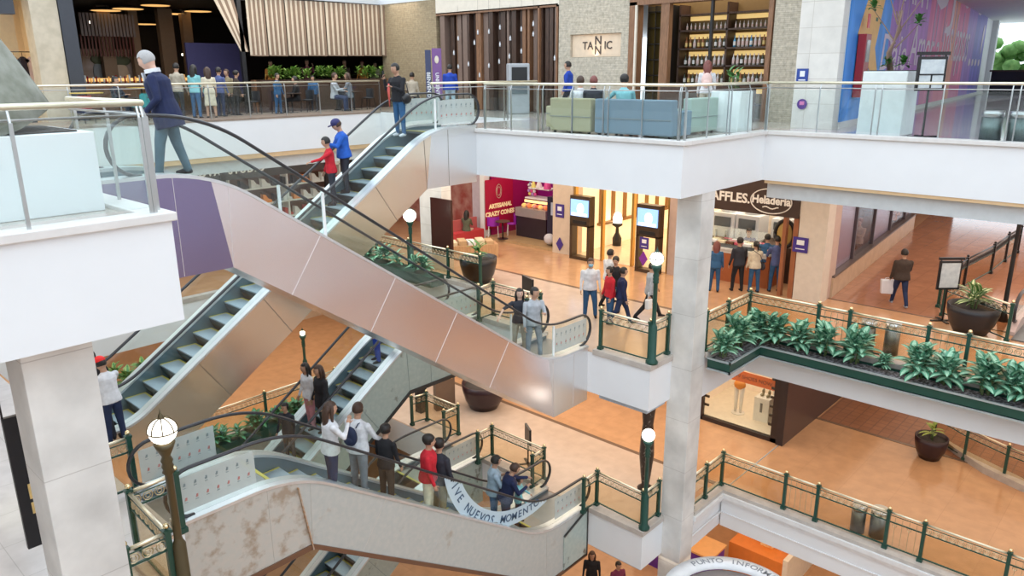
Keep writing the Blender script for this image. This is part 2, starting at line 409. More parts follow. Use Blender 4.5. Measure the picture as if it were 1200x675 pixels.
def escalator(key, label, xt, k1, zt, k2, zb, xb, nt, nb, y0, y1, clad, seam, boards=(), topclad=None, botclad=None, joints=()):
    D = 1 if k2 > k1 else -1
    top = fillet([(xt, zt), (k1, zt), (k2, zb), (xb, zb)], 2.6, 10)
    sl = (zt-zb)/abs(k2-k1); ang = math.atan(sl)
    bot = [Vector((xt, zt-1.45)), Vector((k1+D*.2, zt-1.45)), Vector((k2+D*.2, zb-1.45)), Vector((xb, zb-1.42))]
    Lf = lambda x: interp(top, x); Bf = lambda x: interp(bot, x)
    xs = sorted(set([round(p[0], 4) for p in top]+[round(p[0], 4) for p in bot]))
    tp = [(x, Lf(x)) for x in xs]; bp = [(x, Bf(x)) for x in xs]
    root = empty('escalator', (xt, y0, zt-.1), label, 'escalator', group=None)
    org = (xt, y0, zt-.1)
    class PB(MB):
        def build(s, name, mats, parent=None, **k):
            par = parent if parent is not None else root
            if par is root: bmesh.ops.translate(s.bm, verts=s.bm.verts, vec=-Vector(org))
            else: bmesh.ops.translate(s.bm, verts=s.bm.verts, vec=-Vector(org))
            return MB.build(s, name, mats, par, **k)
    # outer cladding on both sides
    for (a, c) in ((y0, y0+.03), (y1-.03, y1)):
        b = PB()
        for (u0, u1, v0, v1, cm) in ((xt, k1, xt, k1+D*.2, 2), (k1, k2, k1+D*.2, k2+D*.2, 0), (k2, xb, k2+D*.2, xb, 3)):
            N_ = 16; tq = [(u0+(u1-u0)*k/N_, Lf(u0+(u1-u0)*k/N_)) for k in range(N_+1)]; bq = [(v0+(v1-v0)*k/N_, Bf(v0+(v1-v0)*k/N_)) for k in range(N_+1)]
            b.strip(tq, bq, a, c, mi=cm)
        yy = a-.004 if a == y0 else c-.002
        # panel joints square to the slope
        n = int(abs(k2-k1)/1.35)
        for i in range(n+1):
            x = k1+D*(.25+i*(abs(k2-k1)-.1)/n); z = Lf(x)
            if i in (0, n): e = Vector((x, z)); f = Vector((k1 if i == 0 else k2, 0)); f.x += D*.2; f.y = Bf(f.x); 
            else:
                e = Vector((x, z)); f = e.copy()
                while f.y > Bf(f.x): f += Vector((-D*math.sin(ang), -math.cos(ang)))*.02
            b.mi = 1; b.bar((e.x, yy+.003, e.y-.01), (f.x, yy+.003, f.y+.01), .006, .014); b.mi = 0
        for x in (k1-D*.55, k2+D*.95): b.mi = 1; b.bar((x, yy+.003, Lf(x)-.01), (x, yy+.003, Bf(x)+.01), .006, .012); b.mi = 0
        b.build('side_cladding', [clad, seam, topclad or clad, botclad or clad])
    b = PB(); b.strip([(x, z+.06) for x, z in bp], bp, y0+.03, y1-.03); b.build('soffit', clad)
    for (a, c) in ((y0+.03, y0+.25), (y1-.25, y1-.03)):
        b = PB(); b.strip([(x, z-.005) for x, z in tp], [(x, z-.62) for x, z in tp], a, c); b.build('skirt', SKIRT)
    for (a, c) in ((y0-.02, y0+.27), (y1-.27, y1+.02)):
        b = PB(); b.strip([(x, z+.03) for x, z in tp], [(x, z-.02) for x, z in tp], a, c); b.build('deck_rail', DECK)
    # glass balustrades and handrails
    H = .82
    for yc in (y0+.12, y1-.12):
        e0 = nt+D*.42; e1 = nb-D*.42
        gx = sorted([e0, e1]+[x for x in xs if min(e0, e1) < x < max(e0, e1)])
        b = PB(); b.strip([(x, Lf(x)+H-.03) for x in gx], [(x, Lf(x)+.03) for x in gx], yc-.006, yc+.006)
        for e, s_ in ((e0, -D), (e1, D)):
            zc = Lf(e)+.03+(H-.06)/2; R = (H-.06)/2
            b.prism([(e+s_*R*math.cos(t), zc+R*math.sin(t)) for t in [(-PI/2+PI*k/12) for k in range(13)]], yc-.006, yc+.006)
        gobj = b.build('balustrade_glass', GLASSC)
        path = []
        R = (H-.02)/2
        zc = Lf(e0)+.02+R
        for k in range(13): t = -PI/2 - PI*k/12; path.append((e0-D*R*abs(math.cos(t)), yc, zc-R*math.cos(PI*k/12)))
        for x in (gx if D > 0 else gx[::-1])[1:-1]: path.append((x, yc, Lf(x)+H))
        zc = Lf(e1)+.02+R
        for k in range(13): path.append((e1+D*R*math.sin(PI*k/12), yc, zc+R*math.cos(PI*k/12)))
        b = PB(); b.tube(path, .042, 8, flat=.65); b.build('handrail', RUBBER)
        for (wh, sd) in boards:
            if sd != ('n' if yc < (y0+y1)/2 else 'f'): continue
            e, s_ = (e0, D) if wh == 't' else (e1, -D)
            x0, x1 = sorted((e-s_*.22, e+s_*1.05))
            sx = [x0+(x1-x0)*k/6 for k in range(7)]
            b = PB(); b.strip([(x, Lf(x)+.70) for x in sx], [(x, Lf(x)+.12) for x in sx], yc-.014, yc-.008)
            so = b.build('sign_board', BOARD)
            b = PB()
            for r_ in range(2):
                for c_ in range(7):
                    x = x0+.12+c_*(x1-x0-.24)/6; z = Lf(x)+(.54 if r_ == 0 else .30); b.mi = r_
                    b.box(x-.018, x+.018, yc-.018, yc-.015, z, z+.025); b.box(x-.008, x+.020, yc-.018, yc-.015, z+.025, z+.05)
                    b.mi = 0; b.box(x-.025, x+.025, yc-.018, yc-.015, z-.035, z-.027)
            po = b.build('pictograms', [PICTO, PICTOR], so)
            po['kind'] = 'stuff'
        for x in joints:
            b = PB(); b.bar((x, yc, Lf(x)+.03), (x, yc, Lf(x)+H-.05), .05, .03); b.build('joint_strip', STRIPW)
    # landing plates with comb
    for (a, c, z) in ((xt, k1-D*.3, zt-.1), (k2+D*.2, xb, zb-.1)):
        x0, x1 = sorted((a, c)); b = PB(); b.box(x0, x1, y0+.25, y1-.25, z-.06, z+.004)
        xe = c if z > zb else a
        b.mi = 1; b.box(xe-.03, xe+.03, y0+.25, y1-.25, z+.001, z+.012); b.build('landing_plate', [mat('ribbed_landing_plate', (.30, .31, .32), .4, .8), YEL])
    # steps
    n = int(abs(k2-k1)/.4)+1; proto = None
    for i in range(n):
        x = k1+D*(.2+i*(abs(k2-k1))/n*1.0)
        z = Lf(x)-.30
        if proto is None:
            b = MB(); w0, w1 = .27, (y1-y0)-.27
            b.box(-.21, .21, w0, w1, -.03, 0, mi=0)
            b.strip([(D*.21, -.02), (D*.19, -.12), (D*.10, -.28)][::(1 if D > 0 else -1)], [(D*.17, -.02), (D*.15, -.12), (D*.06, -.28)][::(1 if D > 0 else -1)], w0, w1, mi=1)
            b.box(min(D*.17, D*.21), max(D*.17, D*.21), w0, w1, .0, .006, mi=2) if False else None
            b.box(min(-D*.21, -D*.17), max(-D*.21, -D*.17), w0, w1, .0, .004, mi=2)
            b.box(-.21, .21, w0, w0+.04, .0, .004, mi=2); b.box(-.21, .21, w1-.04, w1, .0, .004, mi=2)
            o = b.build('step', [STEPM, RISERM, YEL], root); proto = o
        else:
            o = proto.copy(); COL.objects.link(o); o.parent = root
        o.location = (x-org[0], 0, z-org[2])
    ESC[key] = (Lf, k1, k2, D, y0, y1, root, top, n)
    return root
def step_z(key, x):
    Lf, k1, k2, D, y0, y1, root, top, n = ESC[key]
    if (x-k1)*D < 0: return Lf(x)-.1
    if (x-k2)*D > 0: return Lf(x)-.1
    w = abs(k2-k1)/n; i = round(((x-k1)*D-.2)/w); i = max(0, min(n-1, i))
    return Lf(k1+D*(.2+i*w))-.30, k1+D*(.2+i*w)
CLAD = steel('brushed_steel_cladding', (.90, .84, .86), .26, waves=.55)
CLADB = steel('bronze_steel_cladding', (.88, .75, .60), .24, waves=.7)
REFL_PURPLE = steel('purple_reflection_steel', (.30, .26, .43), .24, waves=.4)  # purple reflection put into the base colour of the top landing panels
SILV = steel('silver_steel_panel', (.84, .85, .86), .38, waves=.5)
SEAM = mat('light_panel_joint', (.80, .76, .76), .4, .5)
SEAMD = mat('dark_panel_joint', (.22, .18, .15), .4, .3)
def stainclad(name, base, base2, stain, rough, lo=.60, hi=.70, sc=1.7):
    mt, nt, b, N, L = _new(name)
    tc = N('ShaderNodeTexCoord'); n1 = N('ShaderNodeTexNoise'); n1.inputs['Scale'].default_value = sc; n1.inputs['Detail'].default_value = 5; n1.inputs['Roughness'].default_value = .6
    n2 = N('ShaderNodeTexNoise'); n2.inputs['Scale'].default_value = 9; n2.inputs['Detail'].default_value = 4
    L(tc.outputs['Object'], n1.inputs['Vector']); L(tc.outputs['Object'], n2.inputs['Vector'])
    r1 = N('ShaderNodeValToRGB'); r1.color_ramp.elements[0].position = lo; r1.color_ramp.elements[1].position = hi
    r1.color_ramp.elements[0].color = (0, 0, 0, 1); r1.color_ramp.elements[1].color = (.85, .85, .85, 1); L(n1.outputs['Fac'], r1.inputs[0])
    r2 = N('ShaderNodeValToRGB'); r2.color_ramp.elements[0].color = c4(base); r2.color_ramp.elements[1].color = c4(base2); r2.color_ramp.elements[0].position = .4; r2.color_ramp.elements[1].position = .7; L(n2.outputs['Fac'], r2.inputs[0])
    mx = N('ShaderNodeMix'); mx.data_type = 'RGBA'; L(r1.outputs[0], mx.inputs[0]); L(r2.outputs[0], mx.inputs[6]); mx.inputs[7].default_value = c4(stain)
    L(mx.outputs[2], b.inputs['Base Color']); b.inputs['Roughness'].default_value = rough; b.inputs['Metallic'].default_value = 0
    MATS[name] = mt; return mt
CLADC = stainclad('worn_grey_stone_cladding', (.46, .48, .46), (.52, .52, .49), (.34, .27, .20), .3, .62, .74, 1.6)
CLADCT = stainclad('stained_grey_stone_panel', (.50, .49, .45), (.54, .50, .45), (.33, .25, .18), .3, .50, .64, 3.1)
CLADD = stainclad('worn_green_stone_cladding', (.40, .48, .45), (.46, .53, .49), (.13, .11, .08), .2, .60, .68)
escalator('A', 'long brushed steel escalator crossing in front, from the top left landing down to the right', 3.45, 5.08, .10, 12.69, L2+.12, 14.2, 3.75, 14.45, 10.6, 12.2, CLAD, SEAM, boards=(('b', 'n'),), joints=(7.0, 13.0), topclad=REFL_PURPLE, botclad=SILV)
escalator('B', 'escalator with bronze steel sides crossing behind, from the top middle landing down to the left', 14.2, 12.65, .10, 4.8, L2+.12, 3.95, 14.45, 3.8, 14.4, 16.0, CLADB, SEAMD, boards=(('t', 'n'), ('t', 'f')), joints=(12.9,), topclad=SILV)
escalator('C', 'lower escalator with stained grey side panels and a round lettered decal on its glass', 3.9, 5.93, L2+.1, 12.37, L1+.1, 14.2, 3.8, 14.45, 10.5, 12.1, CLADC, mat('pale_panel_joint', (.58, .56, .52), .4), boards=(('t', 'n'), ('t', 'f'), ('b', 'n')), topclad=CLADCT)
escalator('D', 'lower escalator with stained green side panels passing behind the steel one', 14.2, 11.8, L2+.1, 5.3, L1+.1, 3.95, 14.45, 3.8, 14.4, 16.0, CLADD, mat('green_panel_joint', (.22, .28, .26), .4), boards=(('t', 'n'),))
escalator('F', 'lowest escalator, whose top landing with sign board is beside the lower railing', 14.2, 11.8, L1+.1, 5.3, L0+.1, 3.95, 14.35, 3.8, 14.4, 16.0, CLADD, MATS['green_panel_joint'], boards=(('t', 'n'),))
# brown edge trim under escalator C and dark rim under D
for k, m_, z in (('C', mat('brown_edge_trim', (.20, .11, .07), .4, .4), -1.45), ('D', mat('dark_edge_trim', (.05, .05, .05), .4, .3), -1.45)):
    Lf, k1, k2, D_, y0, y1, root, top, n = ESC[k]
    zt = top[0][1]; zb = top[-1][1]
    pts = sorted([(top[0][0], zt-1.45), (k1+D_*.2, zt-1.45), (k2+D_*.2, zb-1.45), (top[-1][0], zb-1.42)])
    o = root.location
    b = MB(); b.strip([(x-o.x, z_+.03-o.z) for x, z_ in pts], [(x-o.x, z_-.07-o.z) for x, z_ in pts], -.03, .05); b.build('edge_trim', m_, root)
root = ESC['C'][6]; o = root.location; Lf = ESC['C'][0]
b = MB(); b.strip([(13.2-o.x, Lf(13.2)-.42-o.z), (14.19-o.x, Lf(14.19)-.05-o.z)], [(13.2-o.x, Lf(13.2)-1.44-o.z), (14.19-o.x, Lf(14.19)-1.44-o.z)], -.03, -.006); b.build('end_panel', CLADD, root)
b = MB(); b.bar((13.2-o.x, -.03, Lf(13.2)-.42-o.z), (14.19-o.x, -.03, Lf(14.19)-.05-o.z), .03, .05); b.bar((14.17-o.x, -.03, Lf(14.1)-o.z), (14.17-o.x, -.03, Lf(14.1)-1.45-o.z), .04, .03); b.build('end_panel_frame', MATS['dark_edge_trim'], root)
b = MB(); b.bar((5.93-o.x, -.012, Lf(5.93)-.1-o.z), (6.12-o.x, -.012, Lf(5.93)-1.40-o.z), .02, .07); b.build('rusty_joint', mat('rusty_brown_joint', (.42, .22, .10), .6, col2=(.50, .40, .32), scale=12), root)
# round decal with lettering on the near glass of escalator C
def arc_decal():
    Lf, k1, k2, D_, y0, y1, root, top, n = ESC['C']; o = root.location
    cx, R0, R1 = 11.9, 2.6, 2.2
    yd = y0+.12-.016
    cz = -6.2
    b = MB(); seg = 160; prev = None
    def ok(x, z): return Lf(x)+.05 < z < Lf(x)+.78
    def pt(R, t): return (cx+R*math.cos(t), cz+R*math.sin(t))
    for k in range(seg):
        t0 = PI+PI*k/seg; t1 = PI+PI*(k+1)/seg
        for j in range(8):
            ra = R1+(R0-R1)*j/8; rb = R1+(R0-R1)*(j+1)/8
            q = [pt(ra, t0), pt(rb, t0), pt(rb, t1), pt(ra, t1)]; cx_ = sum(p[0] for p in q)/4; cz_ = sum(p[1] for p in q)/4
            if Lf(cx_)+.03 < cz_ < Lf(cx_)+.78:
                vs = [b.bm.verts.new((p[0]-o.x, yd-o.y, p[1]-o.z)) for p in q]; b._f(vs)
    bmesh.ops.remove_doubles(b.bm, verts=b.bm.verts, dist=.0005)
    d = b.build('round_decal', film('pale_blue_film', (.62, .78, .88), .8), root)
    txt = 'VIVE NUEVOS MOMENTOS'
    b = MB()
    for i, ch in enumerate(txt):
        if ch == ' ': continue
        t = PI*1.075+(PI*.50)*i/(len(txt)-1); p = pt((R0+R1)/2, t)
        if not (Lf(p[0])+.04 < p[1] < Lf(p[0])+.78): continue
        me = text_mesh(ch, .26, .001, .004)
        M = facing((p[0]-o.x, yd-.005-o.y, p[1]-o.z), NY, (-math.cos(t)*1, 0, -math.sin(t)))
        b.mesh(me, M)
    b.build('decal_lettering', mat('dark_blue_lettering', (.05, .10, .18), .5), d)
arc_decal()
# ------------------------------------------------------------------ guard rails
def guard_rail(label, pts, z, group=None, narrow=(), posts=None, h=1.0, dark=False, name='guard_rail'):
    "green posts with gilt balls, gilt top rail, band of rings, glass below"
    pts = [Vector((p[0], p[1], z)) for p in pts]
    root = empty(name, pts[0], label, 'railing', group=group); o = pts[0]
    UP = Vector((0, 0, 1))
    for i, p in enumerate(pts):
        b = MB(); q = p-o
        b.cbox((q.x, q.y, q.z+h/2+.0), (.075, .075, h+.02), mi=0); b.cbox((q.x, q.y, q.z+.04), (.12, .12, .08), mi=0); b.cbox((q.x, q.y, q.z+h+.0), (.1, .1, .04), mi=0)
        po = b.build('post', BLACK if dark else GREEN, root)
        b = MB(); b.ell((q.x, q.y, q.z+h+.065), .042, 8, 6); b.build('ball_finial', BLACK if dark else BRASS, po)
    for i, (a, c) in enumerate(zip(pts, pts[1:])):
        a = a-o; c = c-o; d = (c-a); L = d.length; d.normalize()
        if L < .12: continue
        a2 = a+d*.04; c2 = c-d*.04
        b = MB(); b.tube([a2+UP*(h-.03), c2+UP*(h-.03)], .028, 8); b.build('top_rail', BLACK if dark else BRASSL, root)
        b = MB(); b.bar(a2+UP*(h-.10), c2+UP*(h-.10), .014, .014); b.bar(a2+UP*(h-.27), c2+UP*(h-.27), .03, .025); b.bar(a2+UP*.09, c2+UP*.09, .03, .03)
        b.build('rail_bars', GREEN, root)
        Mx = Matrix(((d.x, -d.y, 0, 0), (d.y, d.x, 0, 0), (0, 0, 1, 0), (0, 0, 0, 1)))
        if i in narrow:
            n = max(3, int(L/.13)); b = MB()
            for k in range(1, n):
                p = a+d*(L*k/n); b.bar(p+UP*.09, p+UP*(h-.12), .012, .012)
                if k % 2: b.tube([p+UP*(h-.33)+d*(.045*math.cos(t))+UP*(.045*math.sin(t)) for t in [2*PI*j/8 for j in range(9)]], .008, 4, cap=False)
            b.build('baluster_panel', BRONZE, root)
        else:
            n = max(2, int(L/.16)); b = MB()
            for k in range(n):
                p = a+d*(L*(k+.5)/n)+UP*(h-.185)
                b.tube([p+d*(.07*math.cos(t))+UP*(.07*math.sin(t)) for t in [2*PI*j/8 for j in range(9)]], .010, 4, cap=False)
                b.tube([p+d*(.035*math.cos(t))+UP*(.035*math.sin(t)) for t in [2*PI*j/6 for j in range(7)]], .008, 4, cap=False)
            b.build('ring_band', BLACK if dark else BRONZE, root)
            b = MB(); b.bar(a2+UP*.12+UP*(h-.42)/2, c2+UP*.12+UP*(h-.42)/2, .012, h-.42) ; b.build('glass_panel', GLASST, root)
    return root
BRONZE = mat('gilt_bronze_ornament', (.60, .48, .30), .35, .6)
guard_rail('green and brass railing around the middle floor balcony beside the lamp post', [(14.3, 10.3), (14.3, 8.9), (15.08, 8.9)], L2+.1)
guard_rail('green and brass railing around the lower balcony beside the round lamp post', [(13.86, 10.38), (14.4, 10.36), (14.32, 8.9), (15.05, 8.9)], L1+.02 if False else L1+.1)
Y2 = [8.35, 6.55, 5.8, 4.08, 3.28, 1.6, .8, -.9]
guard_rail('long green and brass railing behind the planter of leafy plants on the middle floor', [(15.9, 8.35)]+[(17.0, 8.35)]+[(18.2, y) for y in Y2], L2+.1, narrow=(3, 5, 7))
Y1 = [8.42, 6.66, 5.83, 4.17, 3.4, 1.74, .95, -.7]
guard_rail('long green and brass railing on the lower right ledge above the white moulded fascia', [(15.9, 8.42), (16.6, 8.42)]+[(17.5, y) for y in Y1], L1+.1, narrow=(3, 5, 7))
guard_rail('green and brass railing in a U between the escalator ends on the middle floor', [(13.98, 14.2), (14.6, 14.25), (14.6, 12.5), (14.0, 12.45)], L2+.02)
guard_rail('green and brass railing in a U between the escalator ends on the lower floor', [(13.95, 14.32), (14.55, 14.32), (14.55, 12.3), (14.0, 12.25)], L1+.02)
guard_rail('green and brass railing beyond the sign-boarded lowest escalator, in front of the poster stand', [(14.25, 16.1), (14.85, 16.1), (14.85, 17.6), (14.3, 17.7)], L1+.02)
guard_rail('green and brass railing with gilt balls at the left landing by the big globe lamp', [(2.7, 9.05), (3.22, 9.05), (3.28, 10.42), (3.95, 10.44)], L2+.02)
guard_rail('short brass railing behind the left landing, next to the stone column', [(3.1, 12.15), (3.95, 12.15)], L2+.02)
guard_rail('far green railing of the lower floor, seen under the bronze escalator', [(6.0, 21.35), (8.6, 21.35), (11.2, 21.35), (13.9, 21.35)], L1+.1)
guard_rail('far green railing of the middle floor, behind the leafy planter left of the white pillar', [(16.35, 16.5), (16.35, 18.0), (16.35, 20.0), (16.35, 21.8)], L2+.1)
guard_rail('dark railing of the ramp at the right edge, beyond the tall bin', [(23.9, 5.2), (26.4, 5.15), (29.1, 4.95), (31.3, 4.95), (33.2, 4.9)], L2+.02, dark=True)
guard_rail('short railing behind the big black pot at the right', [(21.7, 3.1), (23.0, 4.9), (23.8, 5.2)], L2+.02)
guard_rail('curved railing with dark glass behind the potted plant of the lower right floor', [(24.4, 4.9), (23.7, 3.9), (23.2, 2.8), (22.9, 1.5), (22.9, 0)], L1+.02)
b = MB(); b.prism([(24.6, 4.9), (23.9, 4.2), (23.2, 3.3), (22.8, 2.3), (22.65, 0), (23.1, 0), (23.2, 2.3), (24, 4.0)], L1, L1+.2, axis='z'); struct(b.build('trim_12', CURB))
# top floor: steel posts, glass and a brass handrail
def glass_rail(label, pts, z, spacing=1.3, h=1.13, doubles=True, zr=.05):
    pts = [Vector((p[0], p[1], z)) for p in pts]
    root = empty('glass_railing', pts[0], label, 'railing'); o = pts[0]; UP = Vector((0, 0, 1))
    for a, c in zip(pts, pts[1:]):
        a = a-o; c = c-o; d = c-a; L = d.length; d.normalize(); nrm = d.cross(UP)
        b = MB(); b.tube([a+UP*h, c+UP*h], .032, 8); b.build('handrail', BRASSL, root)
        b = MB(); b.tube([a+UP*(h-.12), c+UP*(h-.12)], .014, 6); b.build('lower_rail', STEEL, root)
        b = MB(); b.bar(a+UP*(.05+(h-.2)/2), c+UP*(.05+(h-.2)/2), .014, h-.22)
        b.build('glass_panel', GLASS, root)
        n = max(1, round(L/spacing))
        for k in range(n+1):
            for off in ((-.07, .07) if doubles and k % 2 == 0 else (0,)):
                t = min(max(L*k/n+off, .03), L-.03); p = a+d*t
                b = MB(); b.bar(p+nrm*.04, p+nrm*.04+UP*(h-.14), .035, .022); b.bar(p+nrm*.04+UP*(h-.15), p+UP*(h-.02), .02, .016); b.build('post', STEEL, root)
    return root
glass_rail('glass and brass railing of the top balcony in front of the green and blue sofas', [(14.28, 14.15), (14.28, 8.35)], .04, 1.0)
glass_rail('short glass and brass railing of the top balcony corner, in front of the pale sofa', [(14.28, 8.35), (18.2, 8.35)], .04, .95)
glass_rail('glass and brass railing at the top right, in front of the mural', [(18.2, 8.35), (18.2, -2)], .04, 1.25)
glass_rail('near glass and brass railing at the top left, before the white planter box', [(-4, 8.2), (3.3, 8.2)], .04, 1.2)
glass_rail('glass return of the near top left railing, beside the steel escalator', [(3.32, 8.28), (3.32, 10.45)], .04, 1.1)
glass_rail('far glass and brass railing along the restaurant terrace of the top floor', [(-6, 24.2), (18.7, 24.2)], .04, 1.35, h=1.12, doubles=False)
glass_rail('glass and brass railing beside the far end of the bronze escalator', [(14.28, 16.2), (18.7, 16.2)], .04, 1.3)
# ------------------------------------------------------------------ lamps
def lamp_post(label, x, y, z, h, r=.2, posts=.05, m_=None, crown=True):
    m_ = m_ or GREEN
    root = empty('lamp_post', (x, y, z), label, 'street lamp')
    b = MB(); b.lathe((0, 0, 0), [(0, 0), (.14, 0), (.14, .05), (.09, .12), (.085, .9), (.06, .95), (posts, 1.0), (posts, h-.45), (.075, h-.42), (.06, h-.38), (.075, h-.34), (.06, h-.30), (.075, h-.26), (.05, h-.2), (.10, h-.10), (.13, h-.02), (0, h-.02)], 14); b.build('pole', m_, root)
    b = MB(); b.ell((0, 0, h+r*.85), r, 18, 12); b.build('lamp_globe', GLOBE, root)
    if crown:
        b = MB()
        for a in range(4):
            t = a*PI/4+.4
            b.tube([(1.04*r*math.cos(p)*math.cos(t), 1.04*r*math.cos(p)*math.sin(t), h+r*.85+1.04*r*math.sin(p)) for p in [PI*k/12 for k in range(13)]], .009, 4)
        b.lathe((0, 0, h+r*1.8), [(.04, 0), (.03, .05), (.012, .08), (0, .14)], 8)
        b.tube([(1.05*r*math.cos(t), 1.05*r*math.sin(t), h+r*.85) for t in [2*PI*k/16 for k in range(17)]], .01, 4)
        b.build('globe_cage', m_, root)
    return root
BRONZED = mat('bronze_green_pole', (.10, .075, .035), .35, .4)
lamp_post('big lit globe lamp on a bronze-green post at the left landing', 3.33, 9.0, L2-.1, 2.36, .17, m_=BRONZED)
lamp_post('white globe lamp on a green post at the middle balcony, before the glowing doorway', 14.33, 8.84, L2+.1, 2.38, .155)
lamp_post('round globe lamp on a green post at the lower balcony by the column', 14.33, 8.84, L1+.1, 2.42, .16, crown=False)
lamp_post('lit globe lamp on a dark post behind the steel escalator, left of the white pillar', 16.1, at(480, 252, X=16.1).y, L2, at(480, 252, X=16.1).z-L2-.2, .22)
lamp_post('lamp post on the lower floor, seen under the bronze escalator above the two dark-haired women', 13.94, 23.3, L1, 1.9, .1)
# tall dark post at the right corridor
b = MB(); b.lathe((0, 0, 0), [(0, 0), (.15, 0), (.1, .2), (.06, .4), (.05, 3.2), (.09, 3.3), (.05, 3.35), (0, 3.35)], 12)
o = b.build('lamp_post', BLACK); o.location = (23.6, 3.55, L2); tag(o, 'tall thin dark post in the right corridor, behind the pot', 'post')
# ------------------------------------------------------------------ plants
LEAFD = mat('blue_green_leaf', (.06, .22, .13), .4, col2=(.11, .32, .20), scale=30)
LEAFL = mat('pale_green_leaf_centre', (.40, .64, .46), .4, col2=(.26, .50, .34), scale=30)
LEAFG = mat('mid_green_leaf', (.08, .24, .05), .5, col2=(.04, .14, .03), scale=20)
LEAFY = mat('yellow_green_leaf', (.38, .45, .10), .5, col2=(.20, .32, .06), scale=20)
SOIL = mat('dark_potting_soil', (.06, .05, .045), .9, bump=.6, scale=40)
PEBB = mat('grey_bark_chips', (.08, .075, .08), .9, col2=(.34, .33, .36), scale=14, bump=.8, lo=.45, hi=.6)
def leaf(b, base, yaw, pitch, L, W, droop=.9, inner=1, outer=0, cup=.25):
    n = 5; rows = []
    d = Vector((math.cos(yaw), math.sin(yaw), 0)); s_ = Vector((-math.sin(yaw), math.cos(yaw), 0)); p = Vector(base); a = pitch
    for i in range(n+1):
        t = i/n; w = W*math.sin(PI*min(1, .12+t*.88))**.7*(1 if t < .98 else .05)
        up = Vector((-math.sin(a)*d.x, -math.sin(a)*d.y, math.cos(a)))
        rows.append([b.bm.verts.new(p+s_*(w*k)+up*(abs(k)*w*cup)) for k in (-.5, -.24, .24, .5)])
        p = p+(d*math.cos(a)+Vector((0, 0, math.sin(a))))*(L/n); a -= droop/n
    for r0, r1 in zip(rows, rows[1:]):
        for k in range(3):
            o = b.mi; b.mi = inner if k == 1 else outer; sm = b.smooth; b.smooth = True
            b._f([r0[k], r0[k+1], r1[k+1], r1[k]]); b.mi = o; b.smooth = sm
def rosette(b, c, n, L, W, z0=.1, spread=1.0, **kw):
    for i in range(n):
        t = i/n; yaw = i*2.39996+random.uniform(-.2, .2)
        leaf(b, Vector(c)+Vector((random.uniform(-.03, .03), random.uniform(-.03, .03), z0*t*1.6)), yaw, .15+1.1*t*spread+random.uniform(-.1, .1), L*random.uniform(.8, 1.1)*(1-.25*t), W*random.uniform(.85, 1.1), **kw)
def leafy_plant(name, label, loc, n=60, L=.40, W=.15, group=None, mats=None, stems=4, cat='plant'):
    root = empty(name, loc, label, cat, group=group)
    b = MB()
    for k in range(stems):
        a = 2*PI*k/stems+.5; r = .10 if stems > 1 else 0
        rosette(b, (r*math.cos(a), r*math.sin(a), .10+.05*(k % 2)), n//stems, L, W, z0=.22)
    b.build('foliage', mats or [LEAFD, LEAFL], root)
    b = MB()
    for k in range(stems):
        a = 2*PI*k/stems+.5; r = .10 if stems > 1 else 0
        b.tube([(r*.6*math.cos(a), r*.6*math.sin(a), -.02), (r*math.cos(a), r*math.sin(a), .32)], [.022, .015], 6)
    b.build('stem', mat('plant_stem', (.16, .22, .08), .6), root)
    return root
pl = leafy_plant('leafy_plant', 'silvery green plant at the left end of the planter, next to the stone column', (16.08, 7.95, L2+.02), group='broad-leaved plants in the long green planter')
PG = [((16.95, 8), 'silvery green plant second from the column, just before the planter corner', 1.1), ((17.72, 7.9), 'silvery green plant right in the corner of the green planter', 1.05), ((17.8, 7.4), 'silvery green plant just right of the planter corner, below the first post', 1.05),
      ((17.8, 6.8), 'silvery green plant in front of the second railing post from the corner', .95), ((17.8, 6.2), 'silvery green plant below the narrow baluster panel nearest the corner', 1.05), ((17.78, 5.45), 'wide silvery green plant left of the twin bins', 1.15),
      ((17.78, 4.8), 'tiny young plant standing alone in the planter in front of the twin bins', .5), ((17.78, 4.08), 'silvery green plant just right of the tiny young one', 1.08), ((17.78, 3.52), 'silvery green plant below the second narrow baluster panel', 1.0),
      ((17.78, 2.76), 'wide silvery green plant second from the right edge of the picture', 1.15), ((17.78, 2.26), 'silvery green plant cut by the right edge of the picture', 1.05), ((17.78, 1.85), 'silvery green plant behind the one at the right edge', 1.0)]
for i, (p, lb, s_) in enumerate(PG): dup(pl, (p[0], p[1], L2+.02), i*1.3, lb, s_*1.14)
# long green planter box hung outside the railing
b = MB()
b.box(17.42, 18.05, -6, 8.2, L2-.28, L2-.24, mi=0)
for (x0, x1, y0, y1) in ((17.42, 17.46, -6, 7.62), (18.01, 18.05, -6, 8.2), (15.80, 17.46, 7.62, 7.66), (15.80, 15.84, 7.66, 8.2)):
    b.box(x0, x1, y0, y1, L2-.28, L2-.02)
b.box(15.8, 17.46, 7.62, 8.2, L2-.28, L2-.24)
root = empty('planter_trough', (15.8, 7.62, L2-.28), 'long dark green planter trough hung along the middle floor edge', 'planter')
bmesh.ops.translate(b.bm, verts=b.bm.verts, vec=-root.location); b.build('trough', GREEN, root)
b = MB()
for (x0, x1, y0, y1) in ((17.39, 17.43, -6, 7.59), (15.77, 17.43, 7.59, 7.63), (15.77, 15.81, 7.59, 8.2)):
    b.box(x0, x1, y0, y1, L2-.30, L2-.26); b.box(x0-.0, x1, y0, y1, L2-.04, L2-.0)
bmesh.ops.translate(b.bm, verts=b.bm.verts, vec=-root.location); b.build('silver_edging', mat('silver_edging', (.50, .58, .60), .35, .5), root)
b = MB(); b.box(17.46, 18.01, -6, 8.2, L2-.24, L2-.07); b.box(15.84, 17.46, 7.66, 8.2, L2-.24, L2-.07)
bmesh.ops.translate(b.bm, verts=b.bm.verts, vec=-root.location); b.build('soil', PEBB, root)
